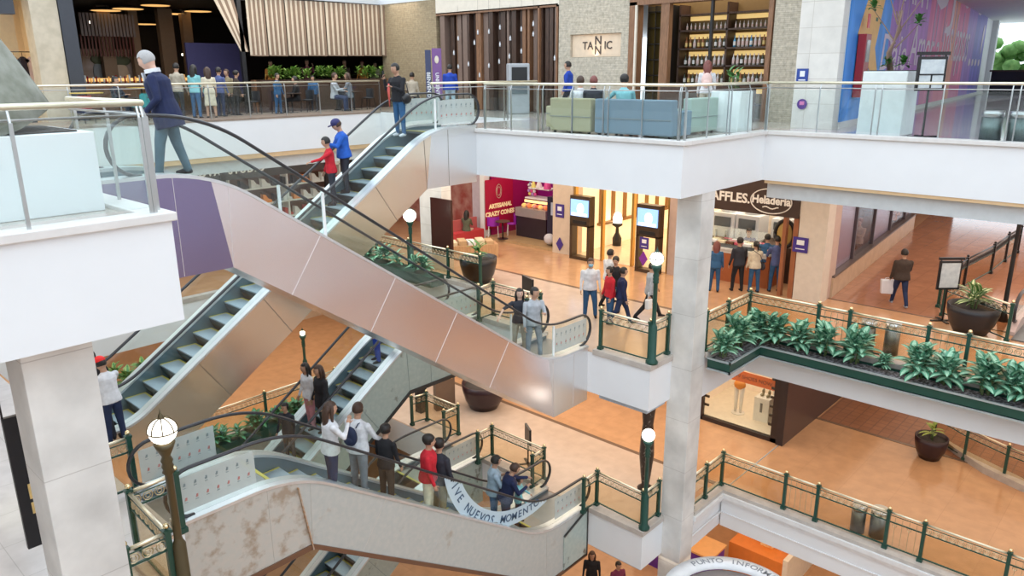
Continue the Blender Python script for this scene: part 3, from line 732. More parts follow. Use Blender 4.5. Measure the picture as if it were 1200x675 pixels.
# pots
def pot(label, loc, r, h, m_, plant=None, rim=True):
    root = empty('plant_pot', loc, label, 'plant pot')
    b = MB(); b.lathe((0, 0, 0), [(0, .02), (r*.55, .02), (r*.62, 0), (r*.85, h*.35), (r*.98, h*.75), (r, h), (r*.93, h), (r*.9, h*.85), (0, h*.85)], 26); b.build('bowl', m_, root)
    b = MB(); b.lathe((0, 0, 0), [(0, h*.86), (r*.89, h*.86), (r*.88, h*.8), (0, h*.8)], 20); b.build('soil', SOIL, root)
    return root
POTB = mat('black_glazed_pot', (.018, .018, .022), .35); POTR = mat('dark_maroon_pot', (.035, .015, .02), .3)
pot('big black bowl pot on the right of the middle floor, below the menu easel', (22.0, 3.98, L2), .62, .75, POTB)
leafy_plant('potted_plant', 'yellow-green variegated plant in the big black pot below the menu easel', (22.0, 3.98, L2+.68), n=52, L=.5, W=.12, mats=[LEAFG, mat('pale_yellow_leaf', (.55, .62, .34), .5)], stems=5)
pot('big black bowl pot behind the steel escalator, right of the white pillar', (16.95, 17.2, L2), .62, .85, POTB)
leafy_plant('potted_plant', 'low green plant with fallen stems in the black pot right of the white pillar', (16.95, 17.2, L2+.75), n=22, L=.5, W=.1, mats=[LEAFG, LEAFG], stems=3)
pot('dark maroon round pot on the lower floor at the right, beside the curved railing', (23.2, 4.7, L1), .45, .68, POTR)
leafy_plant('potted_plant', 'small yellow leafed plant in the maroon pot', (23.2, 4.7, L1+.6), n=12, L=.4, W=.1, mats=[LEAFY, LEAFY], stems=2)
pot('black pot whose lower half shows under the steel escalator on the lower floor', (16.9, 17.0, L1), .75, .9, POTR)
# far planters with foliage
def hedge(label, x0, x1, y0, y1, z, n, L=.35, W=.1, mats=None, boxm=None, name='planter_bed', h=.35, base=True):
    root = empty(name, ((x0+x1)/2, (y0+y1)/2, z), label, 'plants')
    o = root.location; b = MB()
    for i in range(n):
        rosette(b, (random.uniform(x0, x1)-o.x, random.uniform(y0, y1)-o.y, h+random.uniform(0, .15)), 14, L, W, z0=.18)
    f = b.build('foliage', mats or [LEAFG, LEAFD], root); f['kind'] = 'stuff'
    if base:
        b = MB(); b.box(x0-.12-o.x, x1+.12-o.x, y0-.12-o.y, y1+.12-o.y, 0, h); b.build('planter_box', boxm or GREEN, root)
    return root
hedge('leafy plants in a planter beyond the steel escalator, left of the white pillar', 15.75, 16.1, 18.2, 22.6, L2-.1, 12, .45, .16, [LEAFD, LEAFL])
hedge('leafy plants in the far planter of the lower floor, under the bronze escalator', 6.2, 13.6, 20.85, 21.15, L1-.2, 34, .4, .13, [LEAFG, LEAFD])
hedge('yellow-green shrubs beyond the left escalator, behind the person in the red cap', 5.0, 8.0, 20.6, 21.2, L2-1.9, 16, .5, .12, [LEAFY, LEAFG])
hedge('green plants in the low planter of the restaurant terrace on the top floor', 15.6, 21.4, 27.42, 27.55, 0, 44, .34, .10, [mat('bright_terrace_leaf', (.16, .34, .06), .5, col2=(.08, .22, .04), scale=20), LEAFY], WOODD, h=1.22)
# ------------------------------------------------------------------ information kiosk ring on the ground floor
def kiosk():
    c = Vector((14.6, 6.53, L0)); root = empty('information_kiosk', c, 'round information kiosk with white lettered roof ring at the bottom edge', 'kiosk')
    b = MB(); b.lathe((0, 0, 0), [(1.27, 3.38), (1.62, 3.38), (1.64, 3.41), (1.64, 3.5), (1.27, 3.5), (1.27, 3.38)], 48); r_ = b.build('roof_ring', mat('white_kiosk_ring', (.86, .87, .89), .4), root)
    b = MB(); b.lathe((0, 0, 0), [(0, 3.30), (1.27, 3.30), (1.27, 3.36), (0, 3.36)], 48); b.build('roof_disc', mat('grey_kiosk_roof', (.34, .30, .29), .5), root)
    b = MB(); b.lathe((0, 0, 0), [(1.1, 0), (1.25, 0), (1.3, 1.05), (1.05, 1.05), (1.1, 0)], 40); b.build('counter', WHITE, root)
    for k in range(4):
        b = MB(); a = k*PI/2+.4; b.cyl((1.2*math.cos(a), 1.2*math.sin(a), 1.05), .05, 2.27, 8); b.build('post', STEEL, root)
    txt = 'PUNTO INFORMACION   '; 
    # lettering runs clockwise with the tops outward, centred on the side away from the atrium camera
    base = math.atan2(-(c.y), -(c.x))+PI
    b = MB()
    for i, ch in enumerate(txt):
        if ch == ' ': continue
        a = base+.74-i*.118; R = 1.445; rad = Vector((math.cos(a), math.sin(a), 0)); tan = Vector((math.sin(a), -math.cos(a), 0))
        me = text_mesh(ch, .25, .002, .003)
        M = Matrix(((tan.x, rad.x, 0, rad.x*R), (tan.y, rad.y, 0, rad.y*R), (0, 0, 1, 3.504), (0, 0, 0, 1))); b.mesh(me, M)
    b.build('lettering', mat('grey_lettering', (.30, .32, .35), .5), r_)
kiosk()
# ------------------------------------------------------------------ top floor: back walls and shop fronts
def wall(name, boxes, m_): 
    b = MB()
    for q in boxes: b.box(*q)
    return struct(b.build(name, m_))
wall('wall_right', [(21.9, 22.6, 9.35, 10.02, 0, 4.3)], SPLIT)
wall('wall_right', [(21.9, 22.6, 14.95, 15.28, 0, 4.3), (21.9, 22.6, 17.42, 17.95, 0, 4.3), (21.9, 22.6, 15.28, 17.42, 2.69, 4.3), (21.9, 22.6, 15.28, 17.42, 0, 1.93), (22.02, 22.6, 15.28, 17.42, 1.93, 2.69)], SPLIT)
wall('wall_right', [(21.9, 22.5, 24.4, 28.0, 0, 4.3)], SPLITD)
wall('wall_right', [(21.9, 22.5, 17.95, 24.4, 3.72, 4.3)], CREAM)
wall('column', [(19.9, 20.25, 7.35, 8.42, 0, 6.4)], STONEW)
wall('wall_right', [(20.25, 21.9, 8.1, 8.42, 0, 6.4)], STONEW)
wall('wall_right', [(21.9, 22.4, 8.4, 9.35, 0, 6.4), (21.9, 22.4, 8.4, 44, 4.5, 6.4)], SPLIT)
b = MB(); b.box(19.0, 60, -15, 8.4, 6.4, 6.6); struct(b.build('ceiling', WHITE))
# TANNIC sign niche lettering
NICH = mat('niche_plaster', (.78, .62, .46), .6)
b = MB(); b.box(22.0, 22.02, 15.29, 17.41, 1.94, 2.68); o = b.build('niche_sign', NICH); tag(o, 'recessed lit sign panel reading TANNIC in the pale stone wall', 'shop sign')
LET = mat('dark_metal_lettering', (.06, .045, .04), .5)
def ttext(t, size, y, z, x=21.985, par=o, m_=LET): 
    k = text(t, size, (x, y, z), NX, m_, parent=None, bold=.004); k.parent = par; return k
ttext('TA', .36, 16.76, 2.30, space=1.1) if False else ttext('TA', .36, 16.72, 2.30)
ttext('IC', .36, 15.86, 2.30); ttext('N', .40, 16.28, 2.46); ttext('N', .40, 16.28, 2.14)
li = bpy.data.lights.new('sign_light', 'AREA'); li.energy = 10; li.color = (1, .75, .5); li.shape = 'RECTANGLE'; li.size = 1.9; li.size_y = .08
lo = bpy.data.objects.new('sign_light', li); COL.objects.link(lo); lo.location = (21.93, 16.35, 1.97); lo.rotation_euler = (0, math.radians(165), 0)
# wood slat wall with hanging glass vials
def slatwall():
    root = empty('slatted_wood_screen', (22.1, 18.0, 0), 'dark brown screen of upright wooden slats right of the brown stone pillar', 'screen')
    b = MB(); b.box(.3, .36, 0, 6.4, 0, 3.72, mi=1)
    y = .02; k = 0
    while y < 6.3:
        w = random.choice((.10, .16, .22, .26)); d = random.choice((0, .06, .12, .2)); b.box(-.15+d, .3, y, y+w, .02, 3.70, mi=random.choice((0, 0, 2, 3))); y += w+random.choice((.03, .08, .14)); k += 1
    b.build('slats', [WOODD, BLACK, WOODM, mat('grey_brown_wood', (.22, .15, .12), .5)], root)
    b = MB(); b.box(-.2, .3, 0, .08, 0, 3.72); b.box(-.2, .3, 0.86, .94, 0, 3.72); b.box(-.2, .3, 0, 6.4, 3.66, 3.76); b.build('frame', WOODM, root)
slatwall()
VIAL = mat('white_glass_vial', (.70, .72, .75), .2)
vial = None
for i, (px, py) in enumerate([(532, 62), (537, 45), (549, 75), (556, 50), (560, 38), (573, 37), (573, 77), (586, 52), (586, 32), (585, 72), (597, 66), (598, 45), (611, 60), (611, 34), (612, 86), (625, 28), (625, 40), (562, 88), (650, 68), (537, 78)]):
    p = at(px, py, X=21.82)
    if vial is None:
        vial = empty('hanging_vial', p, 'small pale glass vial hanging on a cord in front of the slatted wood screen', 'vial', group='glass vials hanging in front of the slatted screen')
        b = MB(); b.lathe((0, 0, -.08), [(0, 0), (.03, 0), (.034, .02), (.034, .12), (.014, .15), (.014, .18), (0, .18)], 8); b.build('bottle', VIAL, vial)
        b = MB(); b.tube([(0, 0, .12), (0, 0, 1.2)], .004, 4); b.build('cord', BLACK, vial)
    else: dup(vial, p)
# wine shop window
def wineshop():
    root = empty('shop_window', (21.9, 10.05, 0), 'brown framed shop window with shelves of bottles, right of the TANNIC wall', 'shop window')
    o = root.location
    b = MB(); Z = 3.5
    b.box(-.05, .35, 0, .14, 0, Z+.1); b.box(-.05, .35, 4.62, 4.90, 0, Z+.1); b.box(-.05, .35, 0, 4.9, Z, Z+.5); b.box(-.02, .2, 3.42, 3.72, 0, Z, mi=0); b.box(.0, .1, 1.92, 2.0, 0, Z, mi=1); b.box(-.08, 0, 4.6, 4.66, 0, Z, mi=2)
    b.build('frame', [WOODM, BLACK, CREAM], root)
    b = MB(); b.box(1.5, 1.56, -.5, 5.2, 0, Z+.4); b.build('back_panel', mat('dark_olive_back_panel', (.20, .13, .05), .6), root)
    b = MB()
    for z in (.45, 1.05, 1.62, 2.16, 2.72, 3.2): b.box(.9, 1.5, -.2, 3.6, z-.05, z)
    for y in (-.2, 1.9, 3.58): b.box(.9, 1.5, y-.03, y+.03, 0, Z)
    b.build('shelf', WOODD, root)
    b = MB()
    for z in (.45, 1.05, 1.62, 2.16, 2.72): b.box(1.44, 1.49, -.1, 3.5, z+.30, z+.44)
    b.build('shelf_light', mat('amber_shelf_light', (1, .72, .3), .5, emit=(1, .68, .25), es=.5), root)
    b = MB()
    for k in range(7): b.box(.6, 1.3, 3.75, 4.6, .3+k*.5, .33+k*.5)
    for y in (3.75, 4.03, 4.31, 4.58): b.box(.6, 1.3, y-.015, y+.015, 0, Z)
    b.build('wine_rack', BLACK, root)
    b = MB(); b.box(1.34, 1.38, 3.7, 4.65, 0, Z); b.build('amber_backlight', mat('amber_backlight', (.9, .65, .15), .5, emit=(1, .70, .18), es=.7), root)
wineshop()
def bottle_proto(name, label, group, m_, cap, h=.3, r=.038):
    root = empty(name, (0, 0, 0), label, 'bottle', group=group)
    b = MB(); b.lathe((0, 0, 0), [(0, 0), (r, 0), (r, h*.58), (r*.4, h*.75), (r*.36, h), (0, h)], 10); b.build('bottle', m_, root)
    b = MB(); b.lathe((0, 0, 0), [(r*1.03, h*.15), (r*1.03, h*.5)], 10); b.build('label_band', cap, root)
    return root
PAPER = mat('pale_bottle_label', (.80, .78, .74), .6)
kinds = [((.03, .05, .03), PAPER, 'dark green'), ((.75, .70, .66), mat('pink_label', (.75, .55, .5), .6), 'clear'), ((.10, .38, .62), PAPER, 'blue'), ((.35, .12, .04), mat('gold_label', (.75, .55, .2), .5), 'amber')]
protos = [bottle_proto('bottle', '%s glass bottle on the lit wooden shelves of the wine shop' % k[2], '%s bottles on the wine shop shelves' % k[2], mat(k[2]+'_bottle_glass', k[0], .15), k[1]) for k in kinds]
used = set()
def bottle(i, loc, s_=1.0):
    if i in used: dup(protos[i], loc, scale=s_)
    else: used.add(i); protos[i].location = loc; protos[i].scale = (s_,)*3
for z, pat in ((1.05, [3, 0, 1]), (1.62, [1, 0, 1]), (2.16, [1, 3, 0]), (2.72, [1, 1, 1])):
    for half, (ya, yb) in enumerate(((10.1, 11.75), (12.1, 13.45))):
        n = 13 if half == 0 else 10
        for k in range(n):
            i = random.choice(pat)
            if z == 2.16 and half == 0: i = random.choice((1, 1, 2, 3))
            bottle(i, (22.98, ya+(yb-ya)*k/(n-1), z), 1.15 if z < 2.7 else .7)
# crates and counter in the wine shop
b = MB(); b.box(0, .6, 0, 2.9, 0, 1.0); o = b.build('display_counter', WOODD); o.location = (21.1, 10.3, 0); tag(o, 'dark counter in front of the bottle shelves behind the pale sofa', 'counter')
# fire extinguisher cabinet and wall signs
b = MB(); b.box(0, .12, 0, .42, 0, .5); o = b.build('sign_plate', mat('blue_sign_plate', (.03, .07, .32), .4)); 
p = at(940.5, 89, X=19.88); o.location = (p.x-.01, p.y-.14, p.z-.17); o.scale = (.2, .7, .7); tag(o, 'blue square sign with white symbol on the white stone pillar at the top right', 'sign')
b = MB(); b.box(-.005, 0, .12, .3, .22, .42); b.box(-.005, 0, .08, .34, .08, .12); k = b.build('symbol', WHITE, o)
p = at(940, 122, X=19.88); b = MB(); b.tube([(0, 0, 0), (-.02, 0, 0)], .13, 20); b.mi = 1; b.box(-.03, -.02, -.06, .06, -.02, .07); o = b.build('round_sign', [mat('dark_purple_sign', (.10, .03, .25), .4), mat('pink_mark', (.7, .2, .45), .5)]); o.location = p; tag(o, 'round purple sign low on the white stone pillar', 'sign')
# ------------------------------------------------------------------ mural wall at the top right
M0 = Vector((20.27, 7.33, 0)); M1 = at(1152, 109, Z=0); M1.z = 0
def mural():
    d = (M1-M0); Lm = d.length; d.normalize(); nrm = Vector((d.y, -d.x, 0))
    T = Matrix(((d.x, nrm.x, 0, M0.x), (d.y, nrm.y, 0, M0.y), (0, 0, 1, 0), (0, 0, 0, 1)))
    def xat(px):   # distance along the wall for a picture column at eye height
        r_ = _f*FPX + _r*(px-600) - _u*(60-337.5); a = (M0.x*d.y-M0.y*d.x); q = r_.x*d.y-r_.y*d.x
        t = a/q; P_ = Vector((r_.x*t, r_.y*t, 0)); return (P_-M0).dot(d)
    b = MB(); b.box(0, Lm, -.3, -.02, 0, 6.4); b.bm.transform(T); struct(b.build('wall_mural', WHITE))
    b = MB(); b.box(0, Lm, -.02, .03, 0, .16); b.bm.transform(T); struct(b.build('baseboard_mural', mat('pale_skirting', (.70, .66, .64), .4)))
    root = empty('mural', M0, 'large painted mural in blue, purple and pink with white lettering', 'mural')
    root.matrix_world = T
    cols = [(995, (.02, .20, .58)), (1035, (.03, .10, .36)), (1045, (.28, .10, .38)), (1062, (.30, .09, .42)), (1080, (.48, .09, .28)), (1110, (.62, .10, .20)), (1122, (.66, .22, .18)), (1135, (.52, .10, .25)), (1143, (.22, .12, .42)), (1152, (.12, .09, .40))]
    cols = [(1040, (.02, .20, .58)), (1062, (.26, .08, .36)), (1084, (.34, .08, .38)), (1100, (.56, .09, .25)), (1112, (.66, .12, .22)), (1118, (.66, .24, .16)), (1130, (.55, .10, .26)), (1140, (.26, .12, .42)), (1151.8, (.12, .09, .40))]
    x0 = .02; b = MB(); ms = []
    for i, (px, c) in enumerate(cols):
        x1 = min(xat(px), Lm-.02); ms.append(mat('mural_paint_%s' % ['blue', 'plum', 'purple', 'raspberry', 'red', 'orange', 'rose', 'violet', 'indigo'][i], tuple(min(1, v*1.25) for v in c), .5, col2=tuple(min(1, v*1.7+.04) for v in c), scale=2.0, detail=4, lo=.45, hi=.75, stretch=(1, 1, .25)))
        b.box(x0, x1, -.015, .0, .16, 6.35, mi=i); x0 = x1
    b.build('painted_field', ms, root)
    OR = mat('mural_orange', (.90, .48, .13), .5); xa = xat(1003); xb = xat(1032)
    w = xb-xa
    b = MB(); b.prism([(xa, 2.35), (xa+w*.38, 3.75), (xa+w*.62, 3.45), (xa+w*.95, 3.6), (xa+w*.72, 2.05), (xa+w*1.0, 1.15), (xa+w*.83, .75), (xa+w*.6, 1.4), (xa+w*.3, 1.95)], .0, .012); b.mi = 1
    b.box(xa+w*.62, xa+w*.70, .012, .016, 2.75, 2.85); b.box(xa+w*.8, xa+w*.86, .012, .016, 2.7, 2.76); b.build('painted_shape', [OR, mat('mural_dark_green', (.05, .12, .05), .5)], root)
    WP = mat('mural_white_paint', (.78, .62, .72), .5)
    def mt(t, x, z, size, sx, m_=WP, sh=.0):
        me = text_mesh(t, size, .004, .0); b = MB(); b.mesh(me, Matrix(((-0+sx, sh, 0, x), (0, 0, 1, .008), (0, 1, 0, z), (0, 0, 0, 1)))); b.build('lettering', m_, root)
    def mfit(t, pa, pb, z, size, m_=WP, sh=0.0):
        me = text_mesh(t, size, .004, .01); w_ = max(v.co.x for v in me.vertices)-min(v.co.x for v in me.vertices); bpy.data.meshes.remove(me)
        xa_, xb_ = xat(pa), min(xat(pb), Lm-.3); mt(t, (xa_+xb_)/2, z, size, (xb_-xa_)/w_, m_, sh)
    for t_, pa, pb, z_, s_ in (('ANT', 1052, 1083, 4.6, 3.6), ('OJ', 1085, 1112, 5.0, 4.2), ('OS', 1114, 1146, 5.8, 5.2)): mfit(t_, pa, pb, z_, s_)
    for t_, pa, pb, z_, s_ in (('Dale', 1033, 1062, 1.9, 1.5), ('Amor a', 1066, 1100, 2.2, 2.0), ('tus lapsos', 1103, 1134, 2.7, 2.9), ('...!', 1137, 1150, 2.6, 3.2)): mfit(t_, pa, pb, z_, s_, sh=.2)
    b = MB(); random.seed(3)
    for px in (1047, 1052, 1058, 1066, 1090, 1094, 1102, 1114, 1124):
        x = xat(px); w = (xat(px+1.2)-x)*random.uniform(.6, 1.2); z0 = random.uniform(1.2, 3); b.box(x, x+w, .0, .006, z0, z0+random.uniform(1, 3))
    b.build('drip_marks', mat('mural_pale_mauve', (.55, .28, .50), .5), root)
mural()
def fire_point():
    d = (M1-M0).normalized(); nrm = Vector((d.y, -d.x, 0)); p = M0+d*1.35+nrm*.12
    root = empty('fire_cabinet', (p.x, p.y, .75), 'tall dark red fire cabinet with glass front hanging on the blue part of the mural', 'fire cabinet', math.atan2(d.y, d.x))
    b = MB(); b.box(-.3, .3, -.1, .1, 0, 1.6); b.build('cabinet', mat('fire_red', (.38, .02, .03), .4), root, bevel=.01)
    b = MB(); b.box(-.2, .2, -.115, -.1, .9, 1.45); b.build('glass_front', mat('grey_glass_front', (.35, .28, .32), .2), root)
    b = MB(); b.lathe((0, -.14, .15), [(0, 0), (.07, 0), (.07, .42), (.02, .5), (.02, .56), (0, .56)], 10); b.build('extinguisher', mat('amber_cylinder', (.45, .2, .05), .3), root)
    b = MB(); b.box(-.12, .12, -.06, -.04, 1.75, 2.1); b.build('top_sign', mat('bright_red_sign', (.7, .04, .05), .4), root)
fire_point()
# far terrace beyond the mural
E1 = M1; 
def farend():
    p = M1
    b = MB(); T = Matrix.Translation(p)
    b.box(-.5, -.1, -30, .5, 4.6, 6.4); b.box(-.5, -.1, -.35, .5, 0, 6.4); b.bm.transform(T); struct(b.build('wall_terrace', WHITE))
    root = empty('green_hedge', (p.x+6, p.y-8, 0), 'bright green hedge outside beyond the mural', 'hedge')
    b = MB(); random.seed(5)
    for k in range(160): b.ell((random.uniform(-1, 1), random.uniform(-9, 9), random.uniform(.5, 3.6)), (.5, .6, .45), 6, 4)
    b.build('foliage', mat('sunny_hedge_leaves', (.22, .42, .12), .7, col2=(.10, .26, .06), scale=3, bump=.6), root)['kind'] = 'stuff'
    b = MB(); b.box(-1, 0, 0, 2.2, 0, 1.3, mi=0); b.box(-1.1, .1, -.1, 2.3, 1.3, 1.4, mi=1); o = b.build('service_counter', [BLACK, WOODD]); o.location = (p.x-3, p.y-3.3, 0); tag(o, 'dark service counter beyond the right end of the mural', 'counter')
farend()
# ------------------------------------------------------------------ restaurant on the top floor, left
DARK = mat('dark_restaurant_wall', (.022, .014, .012), .6); BROWNW = mat('dark_brown_wall', (.09, .045, .03), .6)
def pl28(px, py): return at(px, py, Y=28)
xA = pl28(44, 60).x-.35; xB = pl28(66.8, 30).x-.0
wall('wall_back', [(pl28(52, 60).x-.25, pl28(74, 60).x, 27.9, 28.6, 0, 4.3)], STONEW if False else mat('beige_stone_pier', (.62, .54, .42), .6, col2=(.52, .45, .34), scale=4))
wall('wall_back', [(pl28(74, 60).x+.02, pl28(92, 60).x, 27.85, 28.4, 0, 4.3)], mat('slate_frame', (.045, .05, .065), .4))
wall('wall_back', [(-10, 7.8, 27.9, 28.3, 3.25, 4.3)], MATS['slate_frame'])
wall('wall_back', [(9.3, 30, 37, 37.2, 0, 4.3), (9.2, 9.4, 28.4, 37, 0, 4.3), (25, 25.2, 28.2, 37, 0, 4.3)], DARK)
wall('wall_back', [(9.4, 25, 28.0, 36.9, 4.1, 4.28)], DARK)
wall('trim_13', [(9.4, 25, 28.1, 36.9, .002, .015)], mat('dark_brown_floor', (.08, .045, .03), .35))
wall('wall_back', [(15.4, 21.85, 27.62, 27.9, 0, 1.22)], WOODM)
wall('trim_22', [(-20, 21.85, 24.35, 27.6, .001, .012), (-20, 18.6, 24.08, 24.35, -.03, .03)], mat('brown_terrace_floor', (.30, .23, .18), .4, col2=(.25, .19, .15), scale=3))
AWN = [mat('awning_beige', (.62, .52, .40), .7), mat('awning_brown', (.24, .16, .11), .7)]
ex = [286, 308.5, 331.5, 355, 378, 401.5, 421, 442, 463]
for i in range(8):
    a = pl28(ex[i], 30).x; c = pl28(ex[i+1], 30).x-.06; b = MB(); n = 8
    for k in range(n):
        u0 = (c-a)*k/n; u1 = (c-a)*(k+1)/n; b.box(u0, u1, -.02 if k % 2 else 0, .03, 0, 2.05, mi=k % 2)
    b.box(0, c-a, -.03, .05, -.04, .0, mi=1)
    o = b.build('striped_blind', AWN); o.location = (a, 27.72, pl28(ex[i], 64.5).z); tag(o, ['first', 'second', 'third', 'fourth', 'fifth', 'sixth', 'seventh', 'eighth'][i]+' striped beige and brown blind from the left above the restaurant terrace', 'blind', 'striped blinds hanging over the terrace')
b = MB()
for k in range(6): 
    b.prism([(k*.14, 2.05), (k*.14+.14, 2.05), (1.0+k*.05+.05, 0), (1.0+k*.05, 0)], 0, .03, mi=k % 2)
o = b.build('striped_blind', AWN); o.location = (pl28(243, 10).x, 27.7, 2.25); tag(o, 'slanting striped blind pulled aside at the left end of the row', 'blind')
b = MB(); b.box(0, .16, 0, .16, 0, 4.2); o = b.build('post', BLACK); o.location = (pl28(281, 60).x-.1, 27.7, 0); struct(o)
b = MB(); b.box(0, 2.3, 0, .1, 0, 2.0); o = b.build('indigo_curtain', mat('indigo_cloth', (.03, .025, .09), .7)); o.location = (pl28(240, 60).x, 29.5, 0.6); tag(o, 'indigo curtain in the dark restaurant beside the slanting blind', 'curtain')
# restaurant details: slat canopy, mural picture, lamps, counter
b = MB()
for k in range(16): b.box(k*.13, k*.13+.09, 0, .05, 0, .85)
o = b.build('hanging_slat_canopy', mat('grey_slats', (.22, .19, .20), .6)); o.location = at(94, 30, Y=33); o.location.z = 2.9; tag(o, 'grey slatted canopy hanging high in the dark restaurant', 'canopy')
b = MB()
for k in range(16): b.box(k*.13, k*.13+.06, 0, .05, 0, .8)
o = b.build('red_slat_screen', mat('dark_red_slats', (.13, .03, .02), .5)); o.location = at(94, 45, Y=33.2); o.location.z = 2.15; tag(o, 'dark red slatted screen below the hanging canopy', 'screen')
b = MB(); b.box(0, 2.5, 0, .06, 0, 1.5, mi=0); b.ell((.8, -.02, .55), (.22, .06, .45), mi=1); b.ell((1.7, -.02, .5), (.28, .06, .5), mi=2); b.ell((.85, -.03, 1.1), (.3, .05, .2), mi=3); b.ell((1.75, -.03, 1.05), (.35, .05, .2), mi=3)
o = b.build('wall_picture', [mat('picture_ground', (.42, .33, .30), .6, col2=(.30, .22, .16), scale=2), mat('picture_grey', (.25, .27, .28), .6), mat('picture_cream', (.65, .50, .36), .6), mat('picture_green', (.12, .14, .08), .6)]); p = at(90, 80, Y=34); o.location = (p.x, 34, .95); tag(o, 'large painted picture of seated figures on the back wall of the restaurant', 'picture')
BRL = mat('dark_lamp_shade', (.03, .02, .015), .5); GLOW = mat('amber_lamp_glow', (1, .6, .2), .5, emit=(1, .55, .18), es=.8)
lp = None
for (px, py, dy) in [(150, 10, 31), (182, 6, 32), (124, 12, 33), (232, 13, 33), (205, 16, 34), (170, 28, 35)]:
    p = at(px, py, Y=dy)
    if lp is None:
        lp = empty('disc_pendant_lamp', p, 'wide dark disc lamp glowing amber below, hanging in the restaurant', 'ceiling lamp', group='disc lamps in the restaurant')
        b = MB(); b.lathe((0, 0, 0), [(0, .14), (.1, .12), (.55, .02), (.6, -.02), (.56, 0), (0, .03)], 20); b.build('lamp_shade', BRL, lp)
        b = MB(); b.lathe((0, 0, -.02), [(0, 0), (.54, 0), (.5, .015), (0, .02)], 20); b.build('glowing_underside', GLOW, lp)
        b = MB(); b.tube([(0, 0, .1), (0, 0, 1.2)], .01, 4); b.build('cord', BLACK, lp)
    else: dup(lp, p)
bb = None
for (px, py) in [(219, 4), (221, 14), (221, 38), (105, 26), (218, 60), (225, 62), (232, 61), (239, 60), (214, 64)]:
    p = at(px, py, Y=34)
    if bb is None:
        b = MB(); b.ell((0, 0, 0), .05, 8, 6); bb = b.build('small_bulb', BULB); bb.location = p; tag(bb, 'tiny lit bulb in the dark restaurant', 'bulb', 'tiny bulbs in the restaurant')
    else:
        c = bb.copy(); COL.objects.link(c); c.location = p
# clothes shop far left
wall('wall_back', [(-6, 9.1, 32, 32.2, 0, 4.1), (9.05, 9.15, 28.7, 32, 0, 4.1)], mat('warm_cream_wall', (.82, .62, .38), .6))
wall('wall_back', [(-6, 9.1, 28.7, 32, 4.0, 4.2)], WHITE)
wall('trim_14', [(-6, 7.9, 27.9, 28, 0, .08)], BLACK)
b = MB(); b.box(-6, 7.75, 28.0, 28.02, .08, 3.25); o = struct(b.build('window_1', GLASSC))
GAR = [mat('brown_garment', (.20, .07, .04), .8), mat('pale_pink_garment', (.72, .52, .48), .8), mat('black_garment', (.03, .02, .03), .8), mat('tan_garment', (.50, .28, .14), .8)]
rk = empty('clothes_rack', at(26, 100, Y=30), 'clothes rack with hanging garments in the bright shop at the far left', 'clothes rack'); rk.location.z = 0
b = MB(); b.tube([(-1.2, 0, 0), (-1.2, 0, 2.2), (1.2, 0, 2.2), (1.2, 0, 0)], .02, 6); b.build('frame', BLACK, rk)
gm = None; gp = []
for k in range(8):
    b = MB(); b.mi = 0
    b.prism([(-.14, 0), (-.11, .9), (-.2, 1.0), (-.04, 1.12), (.04, 1.12), (.2, 1.0), (.11, .9), (.14, 0)], -.03, .03); b.tube([(0, 0, 1.1), (0, 0, 1.25)], .008, 4)
    o = b.build('garment', GAR[[0, 1, 2, 0, 3, 2, 1, 0][k]]); o.location = rk.location+Vector((-1.1+k*.25, 0, .93)); tag(o, ['brown', 'pale pink', 'black', 'brown', 'tan', 'black', 'pale pink', 'brown'][k]+' garment, number %s from the left on the shop rack' % ['one', 'two', 'three', 'four', 'five', 'six', 'seven', 'eight'][k], 'garment', 'garments on the rack')
# ------------------------------------------------------------------ furniture on the top floor
def sofa(name, label, loc, rz, L, m_, arms=True, h=.84):
    root = empty(name, loc, label, 'sofa', rz)
    b = MB(); b.box(0, L, .0, .22, .06, h); b.build('backrest', m_, root, bevel=.03)
    b = MB(); b.box(.0, L, -.02, .0, .40, .415); b.build('seam', mat('sofa_piping', (.25, .28, .28), .7), root)
    b = MB(); b.box(.02, L-.02, .22, .85, .06, .42); b.build('seat', m_, root, bevel=.03)
    for x in (0, L-.18):
        b = MB(); b.box(x, x+.18, .22, .85, .06, .60); b.build('armrest', m_, root, bevel=.03)
    for x in (.08, L-.12):
        for y in (.06, .75):
            b = MB(); b.box(x, x+.05, y, y+.05, 0, .06); b.build('leg', BLACK, root)
    return root
def fab(n, c): return mat(n, c, .85, col2=tuple(v*.85 for v in c), scale=60)
# local +y is the seat side; the backs face the atrium
sofa('sofa', 'olive green sofa seen from behind through the top glass railing', (14.75, 12.35, 0), -PI/2, 1.25, fab('olive_fabric', (.44, .42, .27)))
bpy.context.view_layer.update()
sofa('sofa', 'slate blue sofa seen from behind, right of the olive green one', (14.75, 10.98, 0), -PI/2, 2.1, fab('slate_blue_fabric', (.20, .29, .37)))
sofa('sofa', 'pale green sofa behind the short corner railing, right of the blue one', (16.0, 9.15, 0), 0, 1.3, fab('pale_green_fabric', (.40, .52, .46)))
sofa('armchair', 'low olive green pouf armchair at the left end of the olive sofa', (15.6, 13.2, 0), -PI/2, .75, MATS['olive_fabric'], h=.6)
def cafe_table(name, label, loc, m_=None, r=.38, h=.74, group=None, sq=False):
    root = empty(name, loc, label, 'table', group=group)
    b = MB()
    if sq: b.box(-r, r, -r, r, h-.03, h)
    else: b.cyl((0, 0, h-.03), r, .03, 20)
    b.build('table_top', m_ or WOODM, root)
    b = MB(); b.cyl((0, 0, .02), .03, h-.05, 8); b.build('pedestal', BLACK, root)
    b = MB(); b.cyl((0, 0, 0), .22, .02, 16); b.build('base', BLACK, root)
    return root
cafe_table('cafe_table', 'dark low table in front of the blue sofa', (16.3, 10.2, 0), h=.5)
